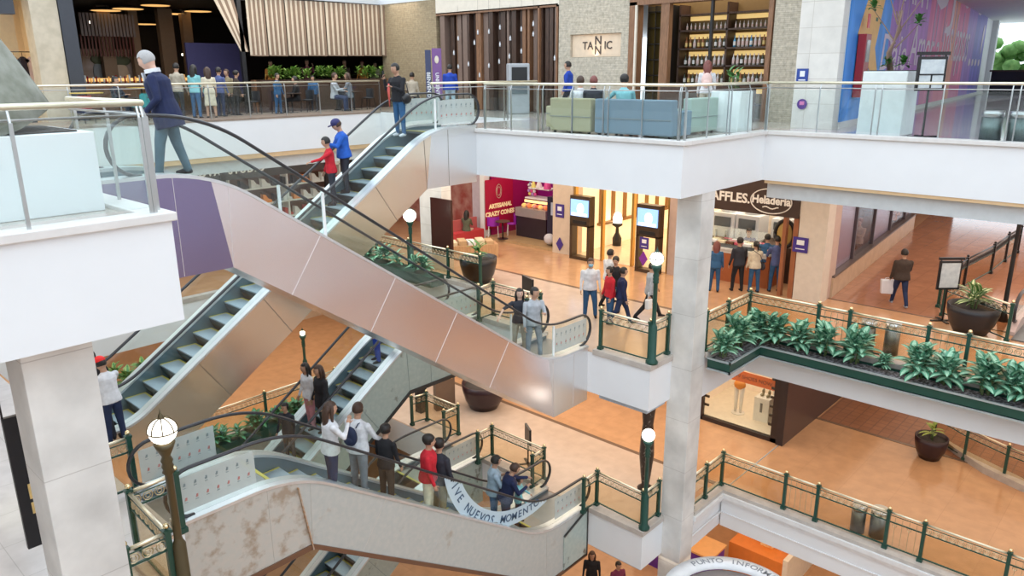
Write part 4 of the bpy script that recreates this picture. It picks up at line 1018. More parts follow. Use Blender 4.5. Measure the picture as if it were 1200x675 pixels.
def chair(name, label, loc, rz, m_, legm=None, group=None):
    root = empty(name, loc, label, 'chair', rz, group)
    b = MB(); b.ell((0, 0, .46), (.23, .22, .04)); b.build('seat', m_, root)
    b = MB()
    pts = [(.24*math.sin(t), -.02-.22*math.cos(t)) for t in [(-1.3+2.6*k/10) for k in range(11)]]
    for (p, q) in zip(pts, pts[1:]): b.prism([(p[0], p[1]), (q[0], q[1]), (q[0]*1.1, q[1]*1.1), (p[0]*1.1, p[1]*1.1)], .46, .84, axis='z')
    b.build('backrest', m_, root)
    for x in (-.18, .18):
        for y in (-.18, .17):
            b = MB(); b.bar((x, y, .45), (x*1.15, y*1.15, 0), .025); b.build('leg', legm or STEEL, root)
    return root
TEAL = mat('teal_plastic', (.03, .30, .32), .5); REDP = mat('red_plastic', (.45, .02, .03), .5)
c0 = chair('chair', 'teal chair at the terrace tables of the top left', (10.2, 25.6, 0), 1, TEAL, BLACK)
dup(c0, (10.9, 26.6, 0), 2.4, 'second teal chair, by the seated dark-haired diner at the top left')
chair('chair', 'dark red chair behind the far railing at the top left', (8.6, 25.8, 0), .5, REDP, BLACK)
for i, (x, y, lb) in enumerate([(10.4, 26.3, 'dark round table at the left of the restaurant terrace'), (14.0, 26.6, 'dark round table in the middle of the restaurant terrace'), (16.2, 26.4, 'dark round table below the third striped blind'), (19.0, 26.3, 'dark round table below the sixth striped blind'), (20.8, 25.6, 'dark round table before the brown stone pillar')]):
    if i == 0: t0 = cafe_table('cafe_table', lb, (x, y, 0), WOODD, group='terrace tables')
    else: dup(t0, (x, y, 0), 0, lb)
ch = None
for i, (x, y, r_, lb) in enumerate([(13.4, 26.7, -1.5, 'black chair left of the middle terrace table'), (14.7, 26.6, 1.5, 'black chair right of the middle terrace table'), (15.6, 26.3, -1.5, 'black chair below the second striped blind'), (16.9, 26.4, 1.6, 'black chair below the fourth striped blind'), (18.4, 26.2, -1.6, 'black chair below the fifth striped blind'), (19.7, 26.3, 1.5, 'black chair below the seventh striped blind')]):
    if ch is None: ch = chair('chair', lb, (x, y, 0), r_, mat('black_seat', (.03, .03, .035), .6), BLACK, 'black terrace chairs')
    else: dup(ch, (x, y, 0), r_, lb)
REDG = mat('red_glass', (.4, .03, .03), .2)
# bar with lit glasses and the warm pillars deep in the restaurant
root = empty('bar_counter', (13.2, 31.5, 0), 'restaurant bar with amber lit glasses behind the standing guests', 'bar')
b = MB(); b.box(-2.6, 2.6, 0, .6, 0, 1.15); b.build('counter', WOODM, root)
b = MB(); b.box(-2.5, 2.5, .62, .70, 1.2, 1.32); b.build('lit_strip', GLOW, root)
b = MB(); random.seed(41)
for k in range(46): x = -2.5+k*.11; b.cyl((x, .2+.2*random.random(), 1.15), .03, random.uniform(.12, .3), 6, mi=k % 3)
b.build('glassware', [mat('amber_glass', (.8, .4, .1), .2, emit=(1, .5, .15), es=.3), WHITE, REDG], root)['kind'] = 'stuff'
for k, (x, w) in enumerate(((12.2, .5), (13.4, .35), (14.6, .6), (15.6, .4))): wall('column', [(x, x+w, 33.5, 33.8, 0, 4.1)], mat('tan_drape', (.26, .18, .12), .7))
for k, (px, Y, hh) in enumerate(((97, 27.2, .9), (163, 29.5, 1.0), (180, 30.5, 1.0))):
    p = at(px, 85, Y=Y); t = cafe_table('cafe_table', ['bright yellow table edge at the left of the terrace', 'table with yellow napkins inside the restaurant, left of the grey-haired man', 'yellow lit table deep inside the restaurant'][k], (p.x, Y, 0), mat('yellow_table', (.8, .55, .12), .5), .5, hh)
# white planter boxes and the tree at the near left
root = empty('planter_box', (1.95, 9.0, 0), 'big white planter box behind the near glass railing at the top left', 'planter')
b = MB(); b.box(-1.9, 1.12, 0, 1.45, 0, .86); b.mi = 1; b.box(-1.8, 1.0, .12, 1.35, .86, .88); b.build('box', [WHITE, SOIL], root, bevel=.02)
TR = mat('mottled_tree_bark', (.30, .31, .27), .9, col2=(.19, .20, .16), scale=5, bump=.8, detail=6)
def trunk():
    root = empty('tree_trunk', (2.25, 9.75, .88), 'huge mottled grey-green tree trunk flaring out at its foot in the white planter box', 'tree')
    b = MB(); pts = []; rr = []
    for k in range(14):
        t = k/13; z = t*3.6; pts.append((-1.3*t, 0, z)); rr.append(.20+.50*(1-t)**1.5)
    b.tube(pts, rr, 18)
    for v in b.bm.verts:
        a = math.atan2(v.co.y, v.co.x+.5); v.co += Vector((math.cos(a), math.sin(a), 0))*(.05*math.sin(a*5+v.co.z*2))
    b.build('trunk', TR, root)
trunk()
def tall_planter(label, loc, r0, r1, h):
    root = empty('tall_planter', loc, label, 'planter'); b = MB()
    b.prism([(-r1, h), (-r0, 0), (r0, 0), (r1, h)], -r0, r0); b.build('box', mat('pale_planter', (.70, .76, .76), .4), root, bevel=.02)
    b = MB(); b.box(-r1+.05, r1-.05, -r0+.05, r0-.05, h, h+.02); b.build('soil', SOIL, root); return root
tall_planter('tall white planter with small leafy tree in front of the mural', (19.15, 5.85, 0), .48, .44, 1.42)
root = empty('small_tree', (19.15, 5.85, 1.42), 'small twisted leafy tree growing from the white planter in front of the mural', 'tree')
b = MB(); random.seed(11)
for k in range(3): b.tube([(0.05*k, .05*k, 0), (.05-.1*k, .1, .4), (.1*k-.1, -.05, .9), (.12*(k-1), .1*(k-1), 1.3)], [.035, .03, .022, .012], 6)
br = [((0, 0, .6), (-.2, .5, 1.35)), ((0, 0, .8), (.1, -.45, 1.6)), ((0, 0, 1.0), (-.1, .35, 1.9)), ((0, 0, 1.0), (.0, -.1, 2.1)), ((0, 0, .5), (.1, -.4, 1.0))]
for a, c in br: b.tube([a, ((a[0]+c[0])/2+.05, (a[1]+c[1])/2, (a[2]+c[2])/2), c], [.018, .012, .007], 5)
b.build('branches', mat('pale_brown_bark', (.24, .16, .12), .8), root)
b = MB()
for a, c in br+[((0, 0, 0), (0, .1, .1)), ((0, 0, 0), (.1, -.2, .12))]: rosette(b, c, 18, .24, .09, z0=.08)
b.build('foliage', [LEAFG, LEAFG], root)
tall_planter('pale tapered planter at the right end of the pale sofa', (17.75, 9.05, 0), .40, .30, .98)
root = leafy_plant('potted_plant', 'low bright green plant in the tapered planter next to the pale sofa', (17.75, 9.05, .98), n=20, L=.3, W=.09, mats=[LEAFG, LEAFG], stems=3)
# menu easels
def easel(label, loc, rz, h, w, bh, screen, lean=.0, bars=True):
    root = empty('menu_stand', loc, label, 'menu stand', rz)
    b = MB(); b.box(-w/2, w/2, -.03, .03, h-bh, h, mi=0); b.mi = 1; b.box(-w/2+.05, w/2-.05, -.04, -.03, h-bh+.06, h-.06); b.build('board', [BLACK, screen], root)
    if bars:
        b = MB(); b.box(-w/2-.04, w/2+.04, -.04, .02, h+.03, h+.10); b.box(-w/2+.02, -w/2+.05, -.01, .01, h, h+.05); b.box(w/2-.05, w/2-.02, -.01, .01, h, h+.05); b.build('header_bar', BLACK, root)
    b = MB(); b.bar((0, 0, 0), (0, 0, h-bh), .035); b.build('pole', BLACK, root)
    b = MB(); b.box(-.32, .32, -.04, .04, 0, .03); b.box(-.04, .04, -.28, .28, 0, .03); b.build('foot', BLACK, root)
    return root
PAPERW = mat('pale_menu_sheet', (.62, .68, .70), .4, col2=(.50, .56, .60), scale=9)
camdir = math.atan2(FH.y, FH.x)-PI/2
e1 = easel('black framed menu stand with pale sheets at the top right, before the mural', (18.85, 4.95, 0), camdir, 1.72, .62, .72, PAPERW)
b = MB(); b.box(-.27, .27, -.05, -.035, 1.33, 1.36); b.box(-.015, .015, -.05, -.035, 1.05, 1.36); b.build('divider', BLACK, e1)
p = at(1104, 376, Z=L2); easel('tall menu stand with a pale sheet beside the big black pot on the right', (p.x, p.y, L2), camdir, 1.7, .6, .8, PAPERW)
p = at(608, 352, Z=L2); easel('dark menu stand behind the couple on the escalator', (15.0, 13.3, L2), 1.2, 1.25, .6, .42, mat('green_black_sheet', (.02, .05, .03), .3), bars=False)
easel('black menu stand behind the lower U-shaped railing', (14.95, 13.25, L1), 1.0, 1.2, .5, .5, MATS['green_black_sheet'], bars=False)
# bins
def bin_(label, loc, m_, r=.16, h=.75, cap=True):
    root = empty('litter_bin', loc, label, 'bin'); b = MB(); b.cyl((0, 0, 0), r, h*.8, 18); b.build('body', m_, root)
    b = MB(); b.cyl((0, 0, h*.8), r*1.04, h*.2, 18); b.build('lid', STEEL, root); return root
bin_('round steel bin on the top floor at the right edge', (18.62, 3.6, 0), mat('dark_perforated_steel', (.22, .28, .28), .4, .8, col2=(.10, .14, .14), scale=60), .2, .62)
bin_('second steel bin cut by the right edge on the top floor', (18.62, 3.1, 0), MATS['dark_perforated_steel'], .2, .62)
bin_('left one of the twin bins behind the middle floor railing', (18.75, 5.52, L2), STEELD, .17, .8)
bin_('right one of the twin bins behind the middle floor railing', (18.95, 5.02, L2), STEELD, .17, .8)
bin_('steel bin on the right ledge of the lower floor, left of its twin', (17.95, 4.95, L1), STEELD, .17, .75)
bin_('steel bin on the right ledge of the lower floor, right of its twin', (18.05, 4.5, L1), STEELD, .2, .75)
# grey self-service machine and the banner totems on the top floor
root = empty('self_service_machine', (20.9, 19.0, 0), 'grey self-service machine with dark screen before the slatted wood screen', 'machine', camdir+.2)
b = MB(); b.box(-.38, .38, -.25, .25, 0, 1.75); b.build('body', mat('pale_grey_plastic', (.45, .47, .50), .4), root, bevel=.04)
b = MB(); b.box(-.28, .28, -.27, -.25, 1.15, 1.62); b.build('screen', BLACK, root)
b = MB(); b.box(-.28, .28, -.28, -.25, .7, 1.0); b.build('keyboard_panel', STEELD, root)
def totem(label, px, pybase, ztop, w, m_, txt, rz=camdir):
    p = at(px, pybase, Z=0); root = empty('banner_totem', p, label, 'banner', rz)
    b = MB(); b.box(-w/2, w/2, -.04, .04, .0, ztop); b.build('panel', m_, root)
    b = MB(); me = text_mesh(txt, .16, .002, .003); M = Matrix(((0, -1, 0, 0), (0, 0, -1, -.045), (1, 0, 0, ztop*.42), (0, 0, 0, 1)))
    M = Matrix(((0, 1, 0, 0), (0, 0, -1, -.045), (-1, 0, 0, ztop*.45), (0, 0, 0, 1)))
    b.mesh(me, M); b.build('lettering', WHITE, root)
    return root
t = totem('purple banner column with white marks behind the top of the bronze escalator', 514, 139, 2.2, .30, mat('purple_banner', (.20, .09, .28), .5), 'UNICENTRO')
b = MB(); b.ell((0, -.045, 1.85), (.07, .01, .12)); b.mi = 1; b.prism([(-.06, .62), (.08, .70), (-.06, .78)], -.05, -.042); b.build('emblem', [mat('pale_gold_mark', (.75, .68, .55), .5), WHITE], t)
totem('narrow navy banner column left of the purple one', 504, 139, 2.15, .18, mat('navy_banner', (.05, .06, .13), .5), 'BIENVENIDOS')
# ------------------------------------------------------------------ middle floor shops along the wall X = 21.9
PIER = mat('beige_pier_plaster', (.68, .55, .43), .5); PINKP = mat('pinkish_pier_stone', (.58, .43, .36), .45)
WALL2 = [(21.9, 22.5, 17.2, 18.15, L2, -1.165)]
wall('wall_right', WALL2, PIER)
wall('wall_right', [(21.9, 22.6, 12.82, 13.1, L2, -1.165)], PINKP)
wall('wall_right', [(21.9, 22.45, 7.9, 8.72, L2, -1.165)], mat('cream_stone_pier', (.72, .64, .54), .45))
wall('wall_right', [(22.45, 23.0, 7.92, 8.72, L2, -1.165)], PINKP)
wall('wall_right', [(21.9, 22.2, 21.8, 22.05, L2, -1.165)], WHITE)
wall('wall_right', [(22.0, 22.4, 22.1, 22.6, L2, -1.165)], mat('mauve_wall', (.55, .48, .55), .5))
wall('wall_right', [(22.6, 22.8, 22.6, 30, L2, -1.165)], mat('old_rose_wall', (.38, .08, .07), .5, col2=(.55, .30, .26), scale=2))
# sign plates on the piers
PUR = mat('purple_sign_plate', (.06, .035, .26), .4)
def plate_sign(label, px, py, X, w=.26, h=.36):
    p = at(px, py, X=X-.02); b = MB(); b.box(-.01, .01, -w/2, w/2, -h/2, h/2); b.mi = 1; b.box(-.016, -.01, -w*.25, w*.25, 0, h*.32); b.box(-.016, -.01, -w*.3, w*.3, -h*.3, -h*.24)
    o = b.build('sign_plate', [PUR, WHITE]); o.location = p; tag(o, label, 'sign')
plate_sign('small purple sign on the beige pier right of the dessert shop', 656, 247, 21.9, .4, .5)
plate_sign('blue-purple square sign on the cream pier right of the ice cream shop', 938, 287, 21.9, .45, .45)
def diamond(label, px, py, X, m_):
    p = at(px, py, X=X-.02); b = MB(); b.prism([(-.0, -.26), (.17, 0), (0, .26), (-.17, 0)], -.02, 0, axis='x'); o = b.build('diamond_sign', m_); o.location = p; tag(o, label, 'sign')
diamond('dark purple diamond mark low on the beige pier', 656, 286, 21.9, PUR)
# dessert shop
MAG = mat('magenta_wall', (.42, .01, .13), .4); MAGP = mat('purple_magenta_wall', (.36, .01, .28), .4)
b = MB(); b.box(25.2, 25.4, 18.2, 21.8, L2, -1.2, mi=0); b.box(22.3, 25.3, 21.75, 21.85, L2, -1.2, mi=1); b.box(22.6, 25.3, 18.15, 18.2, L2, -1.2, mi=0); struct(b.build('wall_back', [MAGP, MAG]))
b = MB(); b.box(21.95, 25.2, 18.15, 21.8, L2, L2+.1); struct(b.build('floor', tiles('tan_shop_floor', (.50, .33, .17), (.47, .31, .16), (.36, .24, .12), .8, .8, .3, .006)))
p = at(584, 245, X=24.3)
pa_ = at(569, 245, Y=21.72); pb_ = at(601, 245, Y=21.72); ptop = at(585, 209, Y=21.72).z; pbot = at(585, 266, Y=21.72).z; WP_ = pb_.x-pa_.x
root = empty('dessert_sign', ((pa_.x+pb_.x)/2, 21.71, (ptop+pbot)/2), 'crimson wall sign with cream dessert lettering in the sweets shop', 'shop sign')
b = MB(); b.box(-WP_/2, WP_/2, 0, .03, pbot-root.location.z, ptop-root.location.z); b.build('panel', mat('crimson_panel', (.50, .01, .06), .4), root)
def pt(t, s_, y, z, m_): 
    k = text(t, s_, (y, -.01, z), NY, m_, parent=root, bold=.012); return k
GOLDL = mat('pale_gold_lettering', (.95, .74, .42), .5, emit=(1, .75, .4), es=.25)
pt('ARTESANAL', .25, .05, -.10, GOLDL); pt('CRAZY CONES', .255, .02, -.42, GOLDL)
b = MB()
for s_ in (.22, .14): b.tube([(-.05+s_*.75*math.cos(t), -.015, .50+s_*1.3*math.sin(t)) for t in [2*PI*k/16 for k in range(17)]], .01, 4)
b.build('outline_emblem', MATS['pale_gold_mark'], root)
# dessert display: tiers, cones, fridge
root = empty('dessert_display', (23.3, at(645, 260, X=23.3).y, L2+.1), 'lit tiered dessert display with cakes, sprinkles and coloured domes', 'display case')
b = MB(); b.box(-.4, .5, -.1, 1.5, 0, .85, mi=0); b.box(-.45, .5, -.12, 1.52, .85, 1.2, mi=1); b.box(-.1, .5, 0, 1.3, 1.55, 1.60, mi=2); b.box(0, .5, .1, 1.2, 1.95, 2.0, mi=2); b.build('case', [mat('black_case', (.03, .02, .03), .4), mat('silver_case_front', (.5, .47, .48), .3, .5), WHITE], root)
b = MB()
for k in range(9): b.ell((-.2+.1*(k % 2), .05+k*.15, 1.28), (.13, .09, .09), 8, 6, mi=k % 3)
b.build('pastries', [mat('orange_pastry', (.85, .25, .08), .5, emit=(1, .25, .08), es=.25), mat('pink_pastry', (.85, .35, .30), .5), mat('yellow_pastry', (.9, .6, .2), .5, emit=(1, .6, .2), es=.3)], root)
b = MB(); b.box(-.12, -.08, 0, 1.3, 1.40, 1.50); b.build('lit_strip', mat('yellow_lit_strip', (1, .8, .3), .5, emit=(1, .75, .3), es=.9), root)
b = MB()
for (y, c, h, r) in ((.25, 0, .55, .16), (.7, 1, .35, .14), (1.0, 2, .3, .1)): b.lathe((.1, y, 2.0), [(r, 0), (r*.9, h*.3), (r*.3, h*.9), (0, h)], 10, mi=c)
for k in range(8): b.ell((.1, .9+.1*k*.5, 1.72+.12*(k % 3)), .07, 6, 5, mi=(k % 4))
b.build('coloured_domes', [mat('hot_pink', (.85, .1, .4), .5), mat('sweet_white', (.85, .82, .85), .5), mat('lemon', (.85, .75, .2), .5), mat('lilac', (.5, .3, .7), .5)], root)
b = MB()
for k in range(16): b.ell((.3, 1.15+.3*random.random(), 1.75+.5*random.random()), .06, 6, 5, mi=k % 3)
b.build('sweets_jars', [MATS['sweet_white'], mat('steel_blue', (.3, .4, .55), .4), MATS['lilac']], root)
root = empty('cool_box', (22.7, 18.55, L2+.1), 'dark cooler with a white bag beside the dessert display', 'cooler')
b = MB(); b.box(-.3, .3, -.2, .3, 0, 1.9, mi=0); b.box(-.32, -.28, -.15, .1, 1.2, 1.7, mi=2); b.build('body', [mat('navy_black_cabinet', (.02, .02, .05), .3), WHITE, mat('pale_blue_screen', (.45, .5, .65), .4)], root); b = MB(); b.ell((-.45, .05, .28), (.2, .25, .22), 10, 7); b.build('bag', mat('pale_plastic_bag', (.6, .58, .62), .5), root)
PCH = mat('purple_plastic', (.32, .02, .42), .4)
chair('chair', 'purple shell chair at the dark table in the sweets shop, right one', tuple(at(600, 262, Z=L2+.56).xy)+(L2+.1,), .8, PCH, WHITE)
chair('chair', 'purple shell chair at the dark table in the sweets shop, left one', tuple(at(578, 264, Z=L2+.56).xy)+(L2+.1,), -.8, PCH, WHITE)
chair('chair', 'red shell chair behind the dark table in the sweets shop', tuple(at(588, 256, Z=L2+.56).xy)+(L2+.1,), 2.6, REDP, WHITE)
cafe_table('shop_table', 'dark table between the purple shell chairs', tuple(at(589, 259, Z=L2+.84).xy)+(L2+.1,), WOODD, .30)
# glowing gold portal with screens
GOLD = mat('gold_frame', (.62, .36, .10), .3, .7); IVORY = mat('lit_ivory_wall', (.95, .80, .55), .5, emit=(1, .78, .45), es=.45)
b = MB()
for y in (13.1, 14.55, 15.85, 17.1): b.box(21.95, 22.1, y, y+.09, L2, -1.165)
b.box(21.95, 22.1, 13.1, 17.19, -1.6, -1.5); o = struct(b.build('door_1', GOLD))
b = MB()
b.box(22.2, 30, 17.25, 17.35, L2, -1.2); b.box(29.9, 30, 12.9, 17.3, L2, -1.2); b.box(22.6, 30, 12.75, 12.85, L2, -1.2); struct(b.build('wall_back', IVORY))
b = MB(); b.box(22.0, 30, 12.9, 17.2, L2, L2+.016); struct(b.build('trim_15', mat('ivory_polished_floor', (.85, .66, .48), .15)))
b = MB()
for k in range(8): b.box(23.6+k*.8, 23.75+k*.8, 17.15, 17.25, L2+.9, -1.2)
for k in range(6): b.box(29.8, 29.9, 13.2+k*.7, 13.32+k*.7, L2, -1.2)
b.box(23.5, 29.9, 17.1, 17.25, L2+.9, L2+1.0)
struct(b.build('trim_16', mat('bronze_mullion', (.30, .16, .06), .4, .5)))
def screen(label, y, x=21.6):
    root = empty('screen_stand', (x, y, L2), label, 'screen', 0)
    b = MB(); b.box(-.05, .25, -.45, .45, 1.25, 2.35, mi=0); b.box(-.05, .25, -.45, .45, .0, .12, mi=0); b.box(-.05, .25, -.45, -.33, .1, 1.3, mi=0); b.box(-.05, .25, .33, .45, .1, 1.3, mi=0); b.build('frame', mat('dark_bronze_frame', (.06, .035, .02), .3), root)
    b = MB(); b.box(-.08, -.05, -.40, .40, 1.62, 2.22); s_ = b.build('display', mat('blue_display', (.25, .45, .8), .3, emit=(.25, .45, .9), es=.9), root)
    b = MB(); b.ell((-.09, -.05, 1.9), (.01, .16, .2), 12, 8); b.box(-.095, -.085, -.34, .34, 1.64, 1.74); b.build('lit_figure', mat('white_display_light', (.9, .9, 1), .3, emit=(1, 1, 1), es=.9), s_)
    b = MB(); b.box(-.07, -.05, -.3, .3, 1.34, 1.46); b.build('keypad', BLACK, root)
screen('bronze frame with a blue lit display left of the glowing doorway', 16.6)
screen('bronze frame with a blue lit display right of the glowing doorway', 13.72)
root = empty('floor_lamp', (24.4, at(723, 280, X=24.4).y, L2), 'dark stand with a rounded white lit lamp in the glowing doorway', 'lamp'); root.scale = (.62,)*3
b = MB(); b.lathe((0, 0, 0), [(0, 0), (.28, 0), (.3, .5), (.12, .85), (.1, 1.2), (.34, 1.35), (.3, 1.5), (0, 1.5)], 16); b.build('base', BLACK, root)
b = MB(); b.lathe((0, 0, 1.5), [(.28, 0), (.3, .3), (.2, .6), (0, .7)], 16); b.build('lamp_shade', GLOBE, root)
plate_sign('purple sign on the right bronze screen frame', 755, 285, 21.55, .35, .4)
diamond('round violet mark under the purple sign beside the globe lamp', 754, 303, 21.55, mat('violet_mark', (.22, .03, .35), .4))
# ice cream shop
BRS = mat('dark_brown_signboard', (.055, .03, .022), .5)
b = MB(); b.box(21.85, 21.95, 8.75, 12.8, -2.75, -1.165); o = b.build('shop_sign', BRS); tag(o, 'dark brown sign board of the ice cream shop with white oval emblem and WAFFLES lettering', 'shop sign')
PALEL = mat('pale_sign_lettering', (.88, .84, .78), .5)
k = text('WAFFLES.', .40, (21.84, 11.15, -2.33), NX, PALEL, parent=None, bold=.012); k.parent = o
def oval():
    b = MB(); cy, cz = 9.62, -2.32
    b.tube([(21.83, cy+.64*math.cos(t), cz+.37*math.sin(t)) for t in [2*PI*k/40 for k in range(41)]], .028, 6, flat=.6); e = b.build('oval_ring', PALEL, o)
    k = text('Heladeria', .34, (21.83, cy, cz+.02), NX, PALEL, parent=None, bold=.012, sx=.92); k.parent = o
    b = MB(); b.tube([(21.83, cy+.25-.5*k/8, cz-.2+.03*math.sin(k)) for k in range(9)], .018, 4); b.build('swash', PALEL, o)
oval()
b = MB(); b.box(26, 26.1, 8.75, 12.8, L2, -1.2); b.box(22.5, 26, 12.78, 12.8, L2, -1.2); b.box(22.5, 26, 8.72, 8.76, L2, -1.2); struct(b.build('wall_back', mat('shop_back_wall', (.62, .52, .46), .5, col2=(.78, .74, .70), scale=3)))
b = MB(); b.box(0, .7, 0, 2.95, 0, 1.05, mi=0); b.box(-.06, .75, -.03, 3.0, 1.05, 1.1, mi=1); b.box(-.02, 0, .1, 2.8, .95, 1.05, mi=1); root = b.build('shop_counter', [WOODM if False else mat('orange_wood_panel', (.42, .12, .04), .4), mat('pale_counter_top', (.70, .68, .66), .3)]); root.location = (22.4, 9.75, L2); tag(root, 'orange wood counter of the ice cream shop with pale top', 'counter')
g = empty('ice_cream_case', (22.5, 10.2, L2+1.1), 'slanted glass ice cream case on the shop counter', 'display case')
b = MB(); b.box(0, .6, 0, 1.9, 0, .12, mi=0); b.build('case_base', STEELD, g); b = MB(); b.strip([(0, .12), (.6, .55)], [(0.0, .10), (.6, .53)], 0, 1.9); b.build('glass_lid', GLASS, g)
b = MB(); random.seed(21)
for k in range(18): b.cbox((.1+.2*(k % 3), .1+.3*(k//3), .16), (.17, .26, .08), mi=k % 4)
b.build('tubs', [mat('vanilla', (.8, .7, .5), .5), mat('chocolate', (.15, .06, .03), .5), mat('berry', (.55, .08, .15), .5), WHITE], g)
mch = None
for i, (y, x, z, s_, lb) in enumerate([(11.9, 23.7, 1.2, 1.5, 'steel drinks machine in the ice cream shop, nearest the stone column'), (11.05, 23.75, 1.2, 1.5, 'steel drinks machine in the ice cream shop, middle one of the back row'), (10.3, 24.6, 1.2, 1.2, 'white machine in the ice cream shop below the oval emblem'), (9.5, 25.1, 1.4, 1.2, 'steel machine behind the counter by the brown door post')]):
    b = MB(); b.cbox((0, 0, .3), (.5, .55, .55), mi=0); b.cbox((-.26, 0, .38), (.03, .4, .22), mi=1); b.cyl((-.3, .12, 0), .03, .2, 8, mi=2); b.cyl((-.3, -.12, 0), .03, .2, 8, mi=2); b.ell((0, 0, .66), (.18, .2, .14), 10, 6, mi=0)
    o = b.build('drinks_machine', [WHITE, STEELD, STEEL], bevel=.02); o.location = (x, y, L2+z); o.scale = (s_,)*3; tag(o, lb, 'machine', 'machines in the ice cream shop')
b = MB(); b.box(23.4, 24.9, 8.9, 12.5, L2, L2+1.17); o = b.build('back_counter', WOODD); tag(o, 'dark back counter carrying the machines of the ice cream shop', 'counter')
b = MB(); b.box(21.92, 22.1, 8.75, 8.9, L2, -2.7); b.box(21.92, 22.1, 9.12, 9.22, L2, -2.7); struct(b.build('door_2', mat('red_brown_door_frame', (.34, .12, .05), .4)))
for i, (y, x, h, c, lb) in enumerate([(9.95, 23.9, .5, (.75, .5, .2), 'hanging yellow and black oval display in the ice cream shop')]):
    b = MB(); b.tube([(0, .3*math.cos(t), .42*math.sin(t)) for t in [2*PI*k/20 for k in range(21)]], .06, 6, mi=0); b.ell((0, 0, 0), (.05, .26, .36), mi=1); o = b.build('oval_display', [BLACK, mat('mustard_panel', (.55, .36, .10), .5)]); o.location = (22.3, 9.3, L2+1.85); tag(o, lb, 'display')
# corridor on the right: low wall with shop windows
C0 = Vector((22.75, 7.86, 0)); C1 = Vector((35.5, 9.15, 0)); cd = (C1-C0); CL = cd.length; cd.normalize(); cn = Vector((cd.y, -cd.x, 0))
TC = Matrix(((cd.x, -cn.x, 0, C0.x), (cd.y, -cn.y, 0, C0.y), (0, 0, 1, L2), (0, 0, 0, 1)))
def cbuild(b, n, m_, **k): b.bm.transform(TC); return b.build(n, m_, **k)
b = MB(); b.box(.0, CL, 0, .35, 0, .62); struct(cbuild(b, 'wall_corridor', mat('tan_stone_parapet', (.58, .42, .28), .4, col2=(.50, .35, .23), scale=4)))
b = MB(); b.box(.02, CL, -.02, .38, .62, .68); struct(cbuild(b, 'trim_17', mat('dark_sill', (.12, .09, .08), .4)))
b = MB(); b.box(.05, CL, .15, .17, .68, 4.0); struct(cbuild(b, 'window_2', glassm('shop_glass', (.90, .88, .92), .9)))
b = MB()
for x in (.3, 2.65, 5.4, 8.3, 11.1): b.box(x, x+.08, .1, .24, .68, 4.0)
struct(cbuild(b, 'trim_18', mat('dark_window_mullion', (.10, .08, .09), .4)))
b = MB(); b.box(0, CL, .66, .69, 0, 4.0, mi=0); b.box(.4, 2.65, .20, .24, .68, 4.0, mi=2); b.box(5.5, 8.3, .20, .24, .68, 4, mi=2); b.box(11.2, CL, .20, .24, .68, 4, mi=1); struct(cbuild(b, 'wall_shop', [mat('black_shop_backdrop', (.03, .02, .02), .5), mat('dusky_shop_wall', (.30, .20, .15), .5), mat('lilac_reflection_panel', (.50, .44, .50), .4)]))  # lilac panels behind the panes are the glass reflection painted as solid colour
b = MB(); b.box(0, .3, 0, .02, 0, .04)
b.bm.free()
# staircase-like far corner of the corridor
wall('wall_far', [(44, 44.3, 9.6, 20, L2, -1.165), (44, 44.3, -15, 9.6, -2.2, -1.165)], mat('rosy_far_wall', (.55, .42, .42), .5))
# gallery escalator end at the right edge
root = empty('escalator_end', (22.6, 3.15, L2), 'rounded end of another escalator at the right edge of the middle floor', 'escalator')
b = MB()
for y in (0, -1.0): b.prism([(-.2, 0), (3, 0), (3, .3), (.4, .3), (-.2, .1)], y-.1, y+.1)
b.build('side_panel', mat('pink_grey_cladding', (.62, .50, .48), .4), root)
for y in (0, -1.0):
    b = MB(); b.tube([(.35, y, .25), (.0, y, .35), (-.12, y, .6), (.0, y, .88), (.35, y, 1.0), (3, y, 1.0)], .045, 8); b.build('handrail', RUBBER, root)
    b = MB(); b.prism([(.35, .28), (.05, .4), (-.05, .6), (.05, .85), (.35, .96), (3, .96), (3, .28)], y-.006, y+.006); b.build('balustrade_glass', GLASSC, root)
b = MB(); b.box(-.6, 3, -.9, -.1, 0, .03); b.build('landing_plate', STEELD, root)
# ------------------------------------------------------------------ middle floor far side (under the far top slab)
b = MB(); b.box(8, 17.4, 26.2, 26.3, -2.25, -1.65); o = b.build('shop_sign', mat('charcoal_signboard', (.06, .065, .075), .5)); tag(o, 'long charcoal shop sign with white capital letters under the far terrace', 'shop sign')
k = text('CASA  NOVA  STUDIO', .34, (12.6, 26.19, -1.93), NY, WHITE, parent=None, bold=.012, space=1.25); k.parent = o
wall('wall_back', [(4, 12.4, 26.3, 26.5, L2, -1.165), (12.4, 22, 30.9, 31, L2, -1.165)], mat('deep_brown_backwall', (.10, .055, .04), .5))
wall('wall_back', [(12.3, 12.5, 26.4, 31, L2, -1.165)], mat('dark_shop_side', (.05, .04, .035), .5))
b = MB(); b.box(12.9, 13.1, 26.15, 26.3, L2, -1.165); b.box(17.3, 17.5, 26.15, 26.3, L2, -1.165); struct(b.build('trim_19', BLACK))
sh = None
random.seed(31)
cl = [mat('shoe_white', (.8, .8, .82), .5), mat('shoe_black', (.03, .03, .04), .5), mat('shoe_orange', (.85, .3, .06), .5), mat('shoe_red', (.5, .05, .05), .5), mat('shoe_blue', (.15, .28, .5), .5)]
root = empty('display_shelf', (13.6, 27.0, L2), 'tiered white display shelf in the shop under the charcoal sign', 'shelf')
b = MB()
for k in range(5): b.box(0, 5.0, 0, .5, .5+k*.62, .55+k*.62)
for x in (0, 2.45, 4.95): b.box(x, x+.05, 0, .5, 0, 3.4)
b.build('shelf_boards', WHITE, root)
nm = ['white', 'black', 'orange', 'red', 'blue']; shp = {}
